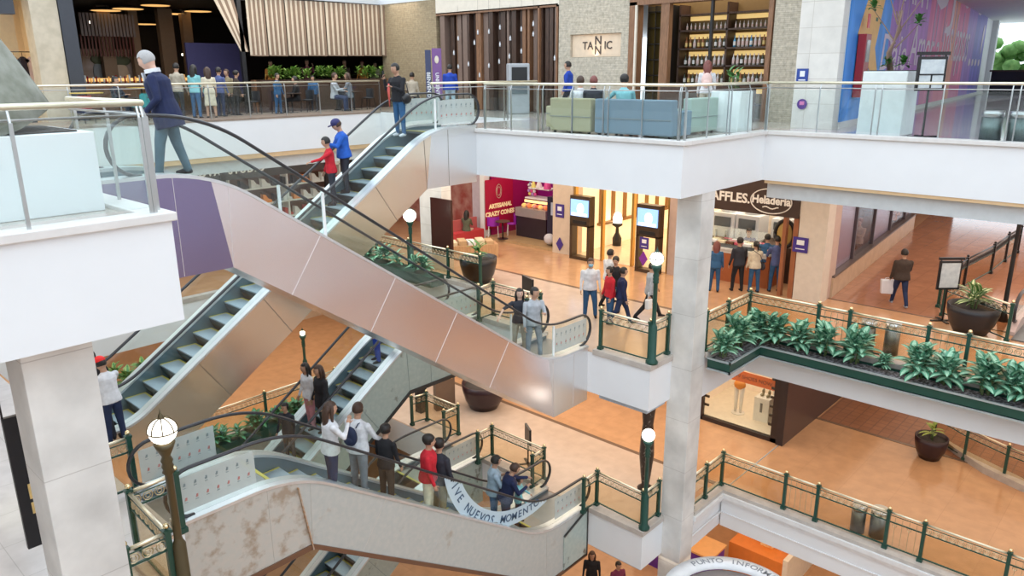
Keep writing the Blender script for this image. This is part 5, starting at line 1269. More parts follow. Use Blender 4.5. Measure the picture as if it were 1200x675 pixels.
for r_ in range(5):
    for c_ in range(11):
        i = random.choice((0, 0, 1, 1, 2, 3, 4)); loc = (13.85+c_*.45, 27.2, L2+.55+r_*.62)
        if i not in shp:
            b = MB(); b.prism([(-.14, 0), (.14, 0), (.14, .06), (.03, .10), (-.05, .2), (-.14, .22)], -.1, .1); o = b.build('boxed_shoe', cl[i]); shp[i] = o; o.location = loc; o.scale = (1.3, 1, 1.5); tag(o, nm[i]+' shoe on the tiered shelf under the charcoal sign', 'shoe', nm[i]+' shoes on the shop shelf')
        else:
            c = shp[i].copy(); COL.objects.link(c); c.location = loc
p = at(517, 300, X=18.2)
b = MB(); b.box(-.04, .04, -.52, .52, 0, 1.95); o = b.build('display_board', mat('dark_oxblood_board', (.045, .012, .01), .35)); o.location = (17.2, at(518, 270, X=17.2).y, at(518, 298, X=17.2).z); tag(o, 'tall dark oxblood board beside the white pillar, behind the bronze escalator', 'board')
b = MB(); b.box(-.1, .1, -.45, .45, 0, at(518, 298, X=17.2).z-L2); o = b.build('board_plinth', mat('pale_plinth', (.62, .58, .50), .4)); o.location = (17.2, at(518, 270, X=17.2).y, L2); tag(o, 'pale plinth under the tall oxblood board', 'plinth')
b = MB(); b.box(0, 1.6, 0, .45, 0, .45); b.mi = 1; b.box(0, 1.6, .4, .5, .45, .9); o = b.build('bench', [mat('red_bench_seat', (.55, .05, .06), .5), mat('rose_bench_back', (.5, .12, .12), .5)]); o.location = (20.2, 21.75, L2); tag(o, 'red bench under the seated woman with long dark hair', 'bench')
b = MB()
for k in range(5): b.box(k*.34, k*.34+.28, -.3, .3, .0, .62+.05*(k % 2), mi=k % 3)
b.box(-.1, 1.8, -.35, .35, .0, .5, mi=3); o = b.build('display_table', [mat('cream_boxes', (.75, .62, .42), .6), mat('tan_boxes', (.6, .4, .22), .6), WHITE, WOODL]); o.location = (18.6, 20.4, L2); o.rotation_euler = (0, 0, -.6); tag(o, 'low table with cream and tan boxes behind the black pot', 'table')
# ------------------------------------------------------------------ lower floor
b = MB(); b.box(21, 21.12, 8.42, 8.62, L1, -6.35); b.box(21, 21.12, 10.95, 11.1, L1, -6.35); b.box(21, 21.15, 8.42, 11.1, L1, L1+.14); struct(b.build('door_3', mat('black_brown_frame', (.03, .02, .02), .4)))
b = MB(); b.box(21.05, 21.07, 8.6, 11.0, L1+.14, -6.35); struct(b.build('window_3', GLASSC))
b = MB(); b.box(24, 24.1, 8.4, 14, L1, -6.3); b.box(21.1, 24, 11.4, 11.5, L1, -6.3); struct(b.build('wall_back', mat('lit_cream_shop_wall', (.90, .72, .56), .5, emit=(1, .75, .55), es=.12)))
b = MB(); b.box(21.1, 24, 8.4, 11.4, L1, L1+.14); struct(b.build('floor', mat('cream_shop_floor', (.82, .70, .56), .4)))
b = MB(); b.box(21.0, 27.2, 8.2, 8.4, L1, -6.3); struct(b.build('wall_right', mat('dark_brown_stone_wall', (.075, .04, .038), .35)))
b = MB(); b.box(20.95, 21.0, 8.2, 8.42, L1, -6.3); struct(b.build('trim_20', mat('black_stone_edge', (.03, .022, .025), .35)))
b = MB()
for k in range(9):
    for y in (8.7, 10.9): b.cbox((21.16, y, L1+.5+k*.3), (.05, .16, .07))
o = b.build('bulb_studs', BLACK); tag(o, 'rows of dark studs framing the lower shop window', 'studs'); 
b = MB(); b.box(0, .02, -1.3, 1.12, -.18, .18); o = b.build('window_banner', mat('orange_banner', (.72, .13, .02), .5)); o.location = (21.2, 9.85, -7.82); o.rotation_euler = (0, 0, 0); tag(o, 'orange banner strip with dark letters across the lower shop window', 'banner')
k = text('NEW SHOES NOW', .17, (-.01, -.35, 0), NX, mat('dark_orange_lettering', (.25, .04, .01), .5), parent=o)
SKM = mat('glossy_white_mannequin', (.85, .78, .70), .25)
root = empty('mannequin', (22.0, 10.2, L1+.14), 'white mannequin legs in orange shorts in the lower shop window', 'mannequin')
b = MB(); b.tube([(0, .09, .03), (0, .09, .45), (0, .1, .95)], [.04, .06, .085], 10); b.tube([(0, -.09, .03), (0, -.09, .45), (0, -.1, .95)], [.04, .06, .085], 10); b.ell((0, 0, 1.02), (.12, .17, .14)); b.cyl((0, 0, 0), .22, .02, 16); b.build('legs', SKM, root)
b = MB(); b.ell((0, 0, 1.0), (.15, .2, .17)); b.build('shorts', mat('orange_shorts', (.85, .28, .03), .6), root)
for (x, y, w, h, lb) in ((22.1, 9.35, .5, .8, 'white square plinth in the lower shop window'), (22.6, 9.0, .45, 1.15, 'taller white plinth behind the square one in the lower shop window')):
    b = MB(); b.box(-w/2, w/2, -w/2, w/2, 0, h); b.mi = 1; b.box(-w/2-.005, -w/2, -.04, .04, h*.4, h*.8); o = b.build('plinth', [mat('plinth_white', (.82, .76, .68), .4), STEELD]); o.location = (x, y, L1+.14); tag(o, lb, 'plinth')
rr = empty('shoe_display', (22.1, 9.35, L1+.94), 'pair of patterned shoes standing on the square plinth', 'shoes')
for y in (-.1, .1):
    b = MB(); b.ell((0, y, .05), (.14, .05, .05), 10, 6); b.ell((.06, y, .13), (.06, .045, .1), 10, 6); b.build('shoe', mat('patterned_shoe', (.45, .38, .22), .5, col2=(.12, .12, .08), scale=30), rr)
# kiosk poster stand and black objects on the lower floor
root = empty('poster_stand', (15.9, 17.9, L1), 'dark poster stand with an orange picture on the lower floor, left of the U-shaped railing', 'poster stand', camdir+.5)
b = MB(); b.box(-.35, .35, -.12, .12, 0, 2.0); b.build('body', mat('brown_stand', (.20, .13, .09), .4), root); b = MB(); b.box(-.26, .26, -.14, -.12, 1.1, 1.8); b.build('poster', mat('orange_poster', (.80, .38, .06), .4), root)
root = empty('dark_column_stand', (15.2, 18.3, L1), 'narrow black stand left of the poster stand', 'stand')
b = MB(); b.box(-.14, .14, -.14, .14, 0, 1.9); b.build('body', BLACK, root)
root = empty('white_counter', (13.0, 19.3, L1), 'white service counter on the lower floor under the green escalator', 'counter')
b = MB(); b.box(-.6, .6, -.9, .9, 0, 1.1); b.build('body', CREAM, root, bevel=.02); b = MB(); b.box(-.65, .65, -.95, .95, 1.1, 1.15); b.build('counter_top', WHITE, root)
wall('wall_back', [(-20, 14, 30, 30.2, L1, L1+4.3)], mat('tan_back_wall', (.50, .30, .18), .5))
wall('wall_back', [(27.2, 27.4, 8.2, 30, L1, -6.3), (14, 60, 30, 30.2, L1, -6.3)], PIER)
# tall dark sculpture next to the stone column
root = empty('sculpture', (16.0, 9.9, L1), 'dark patterned tall figure beside the stone column on the lower floor', 'sculpture')
b = MB(); b.lathe((0, 0, 0), [(0, 0), (.2, 0), (.22, .1), (.1, .2), (.14, .5), (.2, 1.1), (.18, 1.6), (.14, 2.0), (.2, 2.6), (.16, 3.2), (0, 3.2)], 12); b.build('figure', mat('dark_patterned_bronze', (.05, .035, .03), .4, col2=(.25, .22, .2), scale=12, lo=.6, hi=.7), root)
# ------------------------------------------------------------------ ground floor glimpses
PURC = mat('purple_counter_panel', (.13, .03, .33), .4)
root = empty('stall_counter', (18.9, 10.2, L0), 'purple stall counter with gold letters on the ground floor', 'stall')
b = MB(); b.box(-.3, .6, -1.1, 1.6, 0, 1.2, mi=0); b.box(-.35, .65, -1.15, 1.65, 1.2, 1.26, mi=1); b.build('counter', [PURC, mat('orange_counter_top', (.75, .38, .14), .4)], root)
k = text('DULCES', .42, (-.31, .1, .75), NX, mat('gold_letters', (.85, .62, .25), .4), parent=root); k = text('Y CAFE', .34, (-.31, .1, .35), NX, MATS['gold_letters'], parent=root)
root = empty('orange_stall', (21.2, 8.6, L0), 'orange stall counter with white edge on the ground floor', 'stall')
b = MB(); b.box(-1.2, 2.2, -1.3, -1.15, 0, 1.25, mi=1); b.box(-1.2, 2.2, -1.15, .6, 0, 1.1, mi=0); b.build('counter', [mat('orange_panel', (.75, .22, .04), .4), CREAM], root)
b = MB()
for (x, y, w) in ((-.5, -.4, .4), (.3, -.1, .5), (1.2, -.5, .45)): b.cbox((x, y, 1.3), (w, w, .4))
b.build('goods', mat('orange_goods', (.85, .35, .08), .5, col2=(.9, .7, .35), scale=8), root)
wall('column', [(20.3, 20.8, 10.4, 11.3, L0, L1-1.02)], mat('tan_column', (.70, .45, .25), .5))
wall('wall_back', [(24, 24.2, 0, 22, L0, L1-1.1)], mat('brown_back', (.25, .12, .06), .5))
# black hanging banner left of the stone column, people behind it
pa = at(2, 492, Y=9.9); 
root = empty('hanging_sign', (pa.x, 9.9, pa.z), 'black upright sign panel hanging left of the stone column', 'sign')
b = MB(); b.box(0, .22, 0, .06, -1.75, 0); b.mi = 1; b.box(.12, .2, -.01, 0, -1.1, -.9); b.box(.12, .2, -.01, 0, -1.3, -1.15); b.build('panel', [mat('charcoal_panel', (.02, .02, .025), .4), MATS['gold_letters']], root)
b = MB(); b.box(-.0, .02, .02, .04, 0, .8); b.build('hanger', BLACK, root)
b = MB(); b.box(-20, 3.2, 9.2, 22.2, L2, L2+.014); b.box(3.2, 3.9, 10.5, 22.2, L2, L2+.014); struct(b.build('trim_21', tiles('white_glossy_floor', (.66, .65, .66), (.63, .62, .63), (.5, .5, .5), 1.0, 1.0, .12, .006)))
# ------------------------------------------------------------------ light
W = bpy.data.worlds.new('sky'); SC.world = W; W.use_nodes = True
bg = W.node_tree.nodes['Background']; bg.inputs[0].default_value = (.83, .92, 1.0, 1); bg.inputs[1].default_value = 1.75
def area(name, x0, x1, y0, y1, z, watts, col=(1, .86, .68)):
    l = bpy.data.lights.new(name, 'AREA'); l.shape = 'RECTANGLE'; l.size = x1-x0; l.size_y = y1-y0; l.energy = watts; l.color = col
    o = bpy.data.objects.new(name, l); COL.objects.link(o); o.location = ((x0+x1)/2, (y0+y1)/2, z); return o
area('gallery_lighting', 15, 21.5, 9, 23, -1.2, 400)
area('gallery_lighting', 19, 40, -8, 7.5, -1.7, 1150, (1, .86, .74))
area('gallery_lighting', 2, 20, 25, 30, -1.9, 161)
area('gallery_lighting', 15, 21, 9, 20, L2-1.12, 320, (1, .84, .68))
area('gallery_lighting', 18.5, 40, -8, 7.9, L2-1.12, 720, (1, .82, .62))
area('gallery_lighting', 0, 20, 22, 29, L2-1.12, 310, (1, .84, .64))
area('gallery_lighting', 15, 23, 2, 18, L1-1.1, 310, (1, .80, .58))
area('gallery_lighting', 22.1, 25, 18.3, 21.6, -1.25, 37)
area('gallery_lighting', 22.3, 29.5, 13.1, 17, -1.25, 124)
area('gallery_lighting', 22.2, 25.8, 8.9, 12.6, -1.25, 95)
area('gallery_lighting', 21.2, 23.8, 8.6, 11.2, -6.35, 43)
area('gallery_lighting', -2, 3, 11, 22, -1.25, 124)
area('shop_lighting', 22.1, 23.6, 10.2, 14.6, 4.2, 60)
area('shop_lighting', -5, 7.5, 28.3, 31.7, 3.9, 220)
area('shop_lighting', 11, 23, 25.5, 27.3, 4.25, 110, (1, .9, .78))
SC.view_settings.view_transform = 'Standard'; SC.view_settings.look = 'None'; SC.view_settings.gamma = 1; SC.view_settings.exposure = .35
try:
    SC.view_settings.use_curve_mapping = False
    SC.cycles.transparent_max_bounces = 24
except Exception: pass
# ------------------------------------------------------------------ people
SKIN = {'l': mat('light_skin', (.72, .45, .34), .55), 'm': mat('tan_skin', (.52, .30, .20), .55), 'd': mat('brown_skin', (.34, .18, .11), .55)}
HAIR = {'k': mat('black_hair', (.018, .014, .012), .5, bump=.5, scale=40), 'b': mat('dark_brown_hair', (.06, .03, .018), .5, bump=.5, scale=40), 'g': mat('grey_hair', (.42, .41, .41), .6, bump=.5, scale=40), 'r': mat('auburn_hair', (.20, .06, .05), .5, bump=.5, scale=40)}
EYEM = mat('dark_eye', (.02, .015, .015), .2); LIP = mat('lip_colour', (.45, .16, .14), .5)
CL = {}
def cloth(name, c):
    return mat(name + '_cloth', c, .85, col2=tuple(v*.78 for v in c), scale=9, bump=.25)
C_ = dict(navy=(.012, .02, .075), blue=(.015, .06, .42), bluepuff=(.02, .12, .55), red=(.60, .015, .03), white=(.78, .80, .84), black=(.014, .014, .018), dark=(.03, .032, .045), grey=(.26, .29, .33), lightgrey=(.46, .49, .53),
          cream=(.74, .66, .50), denim=(.035, .12, .26), jeans=(.03, .10, .22), darkjeans=(.015, .03, .09), cyan=(.25, .58, .62), paleblue=(.38, .50, .60), brown=(.06, .04, .03), olive=(.12, .13, .08), pink=(.70, .30, .33), beige=(.48, .42, .33), khaki=(.30, .24, .14), greyblue=(.10, .17, .22), orange=(.7, .25, .05), plum=(.20, .03, .08), checked=(.10, .13, .30))
def fab_(n): return cloth(n, C_[n])
def rotx(v, a): c, s = math.cos(a), math.sin(a); return Vector((v.x, v.y*c - v.z*s, v.y*s + v.z*c))
def rotz(v, a): c, s = math.cos(a), math.sin(a); return Vector((v.x*c - v.y*s, v.x*s + v.y*c, v.z))
def roty(v, a): c, s = math.cos(a), math.sin(a); return Vector((v.x*c + v.z*s, v.y, -v.x*s + v.z*c))
R_ = math.radians
POSE = {   # thigh pitch, knee flex, spread for (left, right) leg
    'stand': ((2, 3, 4), (-2, 3, 4)), 'walk': ((24, 8, 2), (-18, 16, 2)), 'stride': ((30, 6, 2), (-24, 20, 2)), 'sit': ((86, 86, 7), (84, 84, 7)), 'stepping': ((14, 6, 3), (-8, 8, 3)), 'step': ((22, 26, 4), (-2, 4, 4)), 'weight': ((8, 12, 7), (-3, 2, 3))}
ARMS = dict(down=(6, 8, 14, 0), swing=(24, 7, 20, 0), back=(-20, 8, 12, 0), pocket=(-14, 18, 62, 25), phone=(38, 4, 118, 18), fold=(30, 4, 98, 50), rail=(26, 14, 26, -5), reach=(58, 14, 20, -8), carry=(26, 8, 84, 24), hold=(34, 6, 70, 35), side=(20, 48, 20, 0), behind=(-28, 10, 60, 50), mouth=(52, 6, 128, 22), lap=(28, 6, 60, 28))
NP = [0]
def person(label, pos, face, H=1.7, top='grey', bottom='jeans', skin='m', hair=('k', 'short'), pose='stand', arms=('down', 'down'), lean=3, head=(0, 0), sleeve='long', coat=0.0, shoes='black', vox=.015, group=None, skirt=None, bulk=1.12, head_scale=1.17, mask=None, cap=None, zbase=None, cat='person', female=False, hem=None, extra_top=None):
    """face: 0 = turned away from the photographer, 90 = to the picture's right, 180 = towards the photographer, 270 = to the left"""
    fa = R_(face); fw = FH*math.cos(fa) + RH*math.sin(fa); yaw = math.atan2(-fw.x, fw.y)
    s = H/1.75; shw = .172 if female else .192; SK = SKIN[skin]
    T = fab_(top); B = fab_(bottom); SH = cloth('shoe_'+shoes, C_[shoes]) if shoes in C_ else T
    mats_ = [SK, T, B, SH, EYEM, LIP]
    src = MB()
    P0 = Vector((0, 0, .93)); ln = R_(lean)
    up = lambda x, y, z: P0 + rotx(Vector((x, y, z)), -ln)
    def cone(a, ra, c, rc, mi, n=10):
        src.tube([a, c], [ra, rc], n, mi=mi); src.ell(a, ra, n, 6, mi=mi); src.ell(c, rc, n, 6, mi=mi)
    def ringtube(secs, mi, n=18):
        o = src.mi; src.mi = mi; rings = []
        for (z, rx, ry, dy) in secs:
            rings.append([src.bm.verts.new(up(rx*math.cos(2*PI*k/n), dy+ry*math.sin(2*PI*k/n), z)) for k in range(n)])
        for a, c in zip(rings, rings[1:]):
            for k in range(n): src._f([a[k], a[(k+1) % n], c[(k+1) % n], c[k]])
        src._f(rings[0][::-1]); src._f(rings[-1]); src.mi = o
    w = bulk; shw *= 1.06 if bulk < 1.2 else 1.12; HS = head_scale
    ringtube([(-.12, .148*w, .110*w, 0), (-.04, .158*w, .116*w, 0), (.04, .140*w, .100*w, 0)], 2)
    tt = 1+coat
    wa = .128 if female else .148
    low = -.06-(hem or 0)
    ringtube([(low-.02, (.176+.25*(hem or 0)*.3)*w*tt, .137*w*tt, 0), (-.03, .174*w*tt, .134*w*tt, 0), (.05, .163*w*tt, .124*w*tt, 0), (.15, wa*w*tt, .108*w*tt, 0), (.30, .158*w*tt, .118*w*tt, .005), (.40, .172*w*tt, .118*w*tt, 0), (.455, .158*w*tt, .092*w*tt, -.005), (.505, .105*tt, .076, -.01), (.54, .062, .057, -.01)], 1)
    for sx in (-1, 1): src.ell(up(sx*shw*.88, -.005, .435), (.062*tt, .06*tt, .056*tt), 10, 7, mi=1)
    # neck and head
    hp, hy = R_(head[0]), R_(head[1])
    nb = up(0, -.005, .505); hd = lambda x, y, z: nb + rotx(Vector((0, .01, .07)), -ln) + rotz(rotx(Vector((x, y, z)), -hp), hy)
    cone(nb, .062, hd(0, 0, .03), .058, 0)
    hc = hd(0, .02, .130); HM = Matrix.Rotation(hy, 3, 'Z') @ Matrix.Rotation(-hp, 3, 'X')
    src.ell(hc, (.074*HS, .094*HS, .112*HS), 16, 12, M=HM, mi=0)
    src.ell(hd(0, .055, .075), (.050, .052, .050), 12, 8, M=HM, mi=0)
    src.ell(hd(0, .122, .118), (.014, .020, .024), 8, 6, M=HM, mi=0)
    for sx in (-1, 1): src.ell(hd(sx*.076, .01, .125), (.012, .022, .032), 8, 6, M=HM, mi=0)
    # legs
    LEN = (.42, .41); legs = []
    for sx, (tp, kf, sp) in zip((-1, 1), POSE[pose]):
        h = P0 + Vector((sx*.088, 0, -.03)); d1 = roty(rotx(Vector((0, 0, -1)), R_(tp)), -sx*R_(sp)); k_ = h+d1*LEN[0]
        d2 = roty(rotx(Vector((0, 0, -1)), R_(tp-kf)), -sx*R_(sp)*.6); a_ = k_+d2*LEN[1]; legs.append((h, k_, a_, d2))
    lo = min(l[2].z for l in legs) - .075
    drop = Vector((0, 0, -lo))
    mleg = 2
    for (h, k_, a_, d2), sx in zip(legs, (-1, 1)):
        cone(h, .092*w, k_, .064*w, mleg if skirt is None or skirt[1] < .3 else mleg, 12); cone(k_, .062*w, a_, .047*w if skirt is None else .04, mleg if skirt is None else 0, 12)
        pt = rotx(Vector((0, 1, 0)), 0 if a_.z < lo+.12 or pose == 'sit' else R_(-25))
        heel = a_ + Vector((0, -.03, -.04)); toe = a_ + pt*.15 + Vector((0, 0, -.055))
        cone(heel, .038, a_+pt*.07+Vector((0, 0, -.045)), .042, 3); cone(a_+pt*.07+Vector((0, 0, -.047)), .042, toe, .030, 3)
    if skirt is not None:
        o = src.mi; src.mi = 2 if skirt[0] == 'b' else 1; n = 18; rs = []
        for t in (0, .5, 1): rs.append([src.bm.verts.new(P0+Vector(((.168+.05*t)*math.cos(2*PI*k/n), (.13+.05*t)*math.sin(2*PI*k/n)+.02*t, .05-skirt[1]*t))) for k in range(n)])
        for a, c in zip(rs, rs[1:]):
            for k in range(n): src._f([a[k], a[(k+1) % n], c[(k+1) % n], c[k]])
        src._f(rs[0][::-1]); src._f(rs[-1]); src.mi = o
    # arms
    hands = []
    for sx, an in zip((-1, 1), arms):
        pf, ab, ef, inw = ARMS[an] if isinstance(an, str) else an
        sh = up(sx*shw*1.02, -.005, .438)
        d1 = roty(rotx(Vector((0, 0, -1)), R_(pf)), -sx*R_(ab)); el = sh + d1*.285
        d2 = rotz(roty(rotx(Vector((0, 0, -1)), R_(pf+ef)), -sx*R_(ab)*.6), sx*R_(inw)); wr = el + d2*.245
        smi = 1 if sleeve == 'long' else 0
        cone(sh, .054*tt*w**.5, el, .044*tt, 1 if sleeve != 'none' else 0); cone(el, .042*tt if smi else .036, wr, .033*tt if smi else .026, smi)
        if sleeve == 'short':
            cone(el, .036, wr, .026, 0); cone(sh, .060, sh.lerp(el, .62), .056, 1)
        hands.append((wr, d2, sx, el))
    # one continuous surface
    bmesh.ops.recalc_face_normals(src.bm, faces=src.bm.faces)
    for v in src.bm.verts: v.co = (v.co+drop)*s
    me0 = bpy.data.meshes.new('src'); src.bm.to_mesh(me0)
    bmesh.ops.triangulate(src.bm, faces=src.bm.faces[:])
    tree = BVHTree.FromBMesh(src.bm); src.bm.faces.ensure_lookup_table(); fm = [f.material_index for f in src.bm.faces]
    ob = bpy.data.objects.new('src', me0); COL.objects.link(ob)
    rm = ob.modifiers.new('r', 'REMESH'); rm.mode = 'VOXEL'; rm.voxel_size = vox; rm.use_smooth_shade = True
    dg = bpy.context.evaluated_depsgraph_get(); me = bpy.data.meshes.new_from_object(ob.evaluated_get(dg), depsgraph=dg)
    bpy.data.objects.remove(ob); bpy.data.meshes.remove(me0); src.bm.free()
    out = MB(); out.bm.from_mesh(me); bpy.data.meshes.remove(me)
    bmesh.ops.smooth_vert(out.bm, verts=out.bm.verts, factor=.5, use_axis_x=True, use_axis_y=True, use_axis_z=True)
    for f in out.bm.faces:
        r = tree.find_nearest(f.calc_center_median()); f.material_index = fm[r[2]] if r[2] is not None else 0; f.smooth = True
    # hands with five fingers, eyes, mouth
    F = lambda p: (p+drop)*s
    hpos = []
    for wr, d, sx, el in hands:
        d = d.normalized(); side = d.cross(Vector((0, 1, .01))).normalized()
        if side.length < .1: side = Vector((1, 0, 0))
        side = side if side.dot(Vector((sx, 0, 0))) < 0 else -side
        if abs(d.z) > .75: side = Vector((0, 1, 0)) - d*d.y; side.normalize(); nrm = Vector((-sx, 0, 0))
        else: nrm = Vector((0, 0, -1)) - d*(-d.z); nrm.normalize(); side = d.cross(nrm)*(1 if sx > 0 else -1); side = -side if side.dot(Vector((-sx, 0, 0))) < 0 else side
        pc = wr+d*.05
        Mx = Matrix((side, nrm, d)).transposed()
        out.ell(F(pc), Vector((.040, .016, .052))*s, 10, 6, M=Mx, mi=0)
        for i, (fl, off) in enumerate(((.068, .028), (.076, .010), (.071, -.009), (.056, -.027))):
            b0 = pc+d*.035+side*off; b1 = b0+d*(fl*.45)+nrm*.008; b2 = b1+(d*.75+nrm*.65).normalized()*(fl*.32); b3 = b2+(d*.35+nrm*.95).normalized()*(fl*.26)
            out.tube([F(b0), F(b1), F(b2), F(b3)], [.0095*s, .009*s, .008*s, .006*s], 6, mi=0)
        t0 = pc+side*.032-d*.02; t1 = t0+(side*.75+d*.6).normalized()*.035; t2 = t1+(side*.25+d*.9+nrm*.3).normalized()*.030
        out.tube([F(t0), F(t1), F(t2)], [.012*s, .010*s, .007*s], 6, mi=0)
        hpos.append(F(pc+d*.05))
    for sx in (-1, 1):
        out.ell(F(hd(sx*.030*HS, .103*HS+.004, .145)), Vector((.014, .008, .007))*s, 8, 5, M=HM, mi=4)
        out.tube([F(hd(sx*.016, .108, .166)), F(hd(sx*.046, .098, .168))], .0035*s, 5, mi=4)
    out.tube([F(hd(-.022, .105, .076)), F(hd(0, .110, .076)), F(hd(.022, .105, .076))], .005*s, 5, mi=5)
    body = out.build('person', mats_)
    body.location = pos; body.rotation_euler = (0, 0, yaw); tag(body, label, cat, group)
    # hair
    hb = MB(); hk, hs = hair
    if hs != 'bald':
        hb.ell((0, 0, 0), Vector((.086, .104, .112)), 18, 14)
        for v in list(hb.bm.verts):
            p = v.co
            if p.y > .035 and p.z < .045: v.co = Vector((p.x*.86, min(p.y, .05)*.8, p.z))
            if p.z < -.03: v.co.x *= .93; v.co.y = v.co.y*.9 if p.y < 0 else v.co.y
        kill = [f for f in hb.bm.faces if (f.calc_center_median().y > .028 and f.calc_center_median().z < .04) or (f.calc_center_median().z < -.055)]
        bmesh.ops.delete(hb.bm, geom=kill, context='FACES')
        if hs in ('long', 'bob'):
            L_ = .34 if hs == 'long' else .19
            hb.tube([(0, -.035, .06), (0, -.062, -.02), (0, -.078, -.10), (0, -.085, -.10-L_*.5), (0, -.075, -.10-L_)], [.070, .088, .085, .078, .03], 12, flat=.55)
            for sx in (-1, 1): hb.tube([(sx*.055, .01, .07), (sx*.078, .005, 0), (sx*.082, -.005, -.09), (sx*.075, -.0, -.10-L_*.45)], [.02, .028, .028, .012], 8)
        elif hs == 'pony': hb.tube([(0, -.09, .05), (0, -.14, .03), (0, -.15, -.06), (0, -.13, -.18)], [.025, .032, .028, .01], 8)
        elif hs == 'bun': hb.ell((0, -.10, .06), .045, 10, 7)
        elif hs == 'full': hb.ell((0, -.012, .028), (.092, .105, .092), 14, 9)
        hm = Matrix.Translation(F(hc)-Vector((0, 0, 0))) @ Matrix.Diagonal((s*HS, s*HS, s*HS, 1)) @ HM.to_4x4()
        hb.bm.transform(hm @ Matrix.Translation((0, -.008, .012)))
        hb.build('hair', HAIR[hk], body)
    else: hb.bm.free()
    HT = Matrix.Translation(F(hc)) @ Matrix.Diagonal((s*HS, s*HS, s*HS, 1)) @ HM.to_4x4()
    if mask:
        b = MB(); b.ell((0, .052, -.048), (.062, .062, .050), 12, 8); b.bm.transform(HT); b.build('face_mask', mat('pale_blue_mask', (.30, .58, .74), .6), body)
    if cap:
        b = MB(); b.ell((0, -.002, .045), (.088, .104, .085), 16, 10); b.prism([(-.07, .06), (-.06, .15), (0, .175), (.06, .15), (.07, .06)], .025, .04, axis='z'); b.bm.transform(HT @ Matrix.Translation((0, 0, .01)))
        b.build('cap', mat(cap[0], cap[1], .7), body)
    body['_'] = 0; del body['_']
    NP[0] += 1
    Rz = Matrix.Rotation(yaw, 4, 'Z')
    info = dict(body=body, hands=[Vector(pos)+Rz @ h for h in hpos], yaw=yaw, s=s, back=lambda x, y, z: Vector(pos)+Rz @ F(up(x, y, z)), fw=fw, head=lambda x, y, z: Vector(pos)+Rz @ F(hd(x, y, z)))
    return info
def backpack(label, inf, m_, side=-1, size=1.0, straps=True):
    yaw = inf['yaw']; s = inf['s']; o = inf['back'](0, -.02, .28); root = empty('backpack', o, label, 'backpack', yaw)
    b = MB(); b.ell((0, -.20, 0), (.155*size, .095*size, .21*size), 16, 10); b.ell((0, -.27, -.07), (.11*size, .05*size, .10*size), 12, 8); b.build('bag_body', m_, root)
    if straps:
        for sx in (-1, 1):
            b = MB(); b.tube([(sx*.09, -.13, .17), (sx*.105, -.07, .24), (sx*.11, .04, .235), (sx*.12, .13, .10), (sx*.14, .10, -.05), (sx*.13, -.10, -.13)], .016, 6, flat=.5); b.build('strap', m_, root)
    return root
def bag(label, p, m_, w=.3, h=.34, d=.12, yaw=0, name='shopping_bag', strap=.2):
    root = empty(name, p, label, 'bag', yaw)
    b = MB(); b.prism([(-w*.42, -h), (w*.42, -h), (w*.5, 0), (-w*.5, 0)], -d/2, d/2); b.build('bag_body', m_, root, bevel=.02)
    b = MB(); b.tube([(-w*.25, 0, 0), (-w*.15, 0, strap*.8), (0, 0, strap), (w*.15, 0, strap*.8), (w*.25, 0, 0)], .008, 6); b.build('handle', m_, root)
    return root
def strapbag(label, inf, m_, side=1, name='shoulder_bag'):
    yaw = inf['yaw']; o = inf['back'](side*.24, -.02, -.02); root = empty(name, o, label, 'bag', yaw)
    b = MB(); b.ell((0, 0, 0), (.07, .17, .13), 12, 8); b.build('bag_body', m_, root)
    b = MB(); b.tube([(0, -.10, .08), (-side*.16, -.17, .38), (-side*.32, -.10, .50), (-side*.34, .02, .52), (-side*.2, .16, .36), (-.0, .10, .08)], .012, 6, flat=.6); b.build('strap', m_, root)
    return root
def phone(label, inf, i=1):
    o = empty('phone', inf['hands'][i], label, 'phone', inf['yaw']); b = MB(); b.box(-.035, .035, .01, .02, -.02, .13); b.build('case', BLACK, o); return o
def floorpos(px, py, z): 
    p = at(px, py, Z=z); return Vector((p.x, p.y, z))
def escpos(key, px, y, py=None):
    "stand on the step of an escalator where the picture column px crosses lane y"
    Lf, k1, k2, D, y0, y1, root, top, n = ESC[key]
    best = None
    for k in range(400):
        x = min(top[0][0], top[-1][0]) + abs(top[-1][0]-top[0][0])*k/399; r = step_z(key, x); z = r if isinstance(r, float) else r[0]
        v = Vector((x, y, z-EYE)); c = v.dot(_f); q = 600+FPX*v.dot(_r)/c
        if best is None or abs(q-px) < best[0]: best = (abs(q-px), x, z, r)
    r = best[3]; x = best[1] if isinstance(r, float) else r[1]
    return Vector((x, y, best[2]))
def eschead(key, hx, hy, H):
    "stand on an escalator step so that the head comes to the given picture point"
    Lf, k1, k2, D, y0, y1, root, top, n = ESC[key]; best = None
    xa = min(top[0][0], top[-1][0]); xb_ = max(top[0][0], top[-1][0])
    for j in range(9):
        y = y0+.40+(y1-y0-.80)*j/8
        for k in range(160):
            x = xa+(xb_-xa)*k/159; r = step_z(key, x); z = r if isinstance(r, float) else r[0]
            if not isinstance(r, float): x = r[1]
            v = Vector((x, y, z+.925*H-EYE)); c = v.dot(_f); e = abs(600+FPX*v.dot(_r)/c-hx)+abs(337.5-FPX*v.dot(_u)/c-hy)
            if best is None or e < best[0]: best = (e, x, y, z)
    return Vector(best[1:])
def fhead(hx, hy, H, z):
    p = at(hx, hy, Z=z+.925*H); return Vector((p.x, p.y, z))
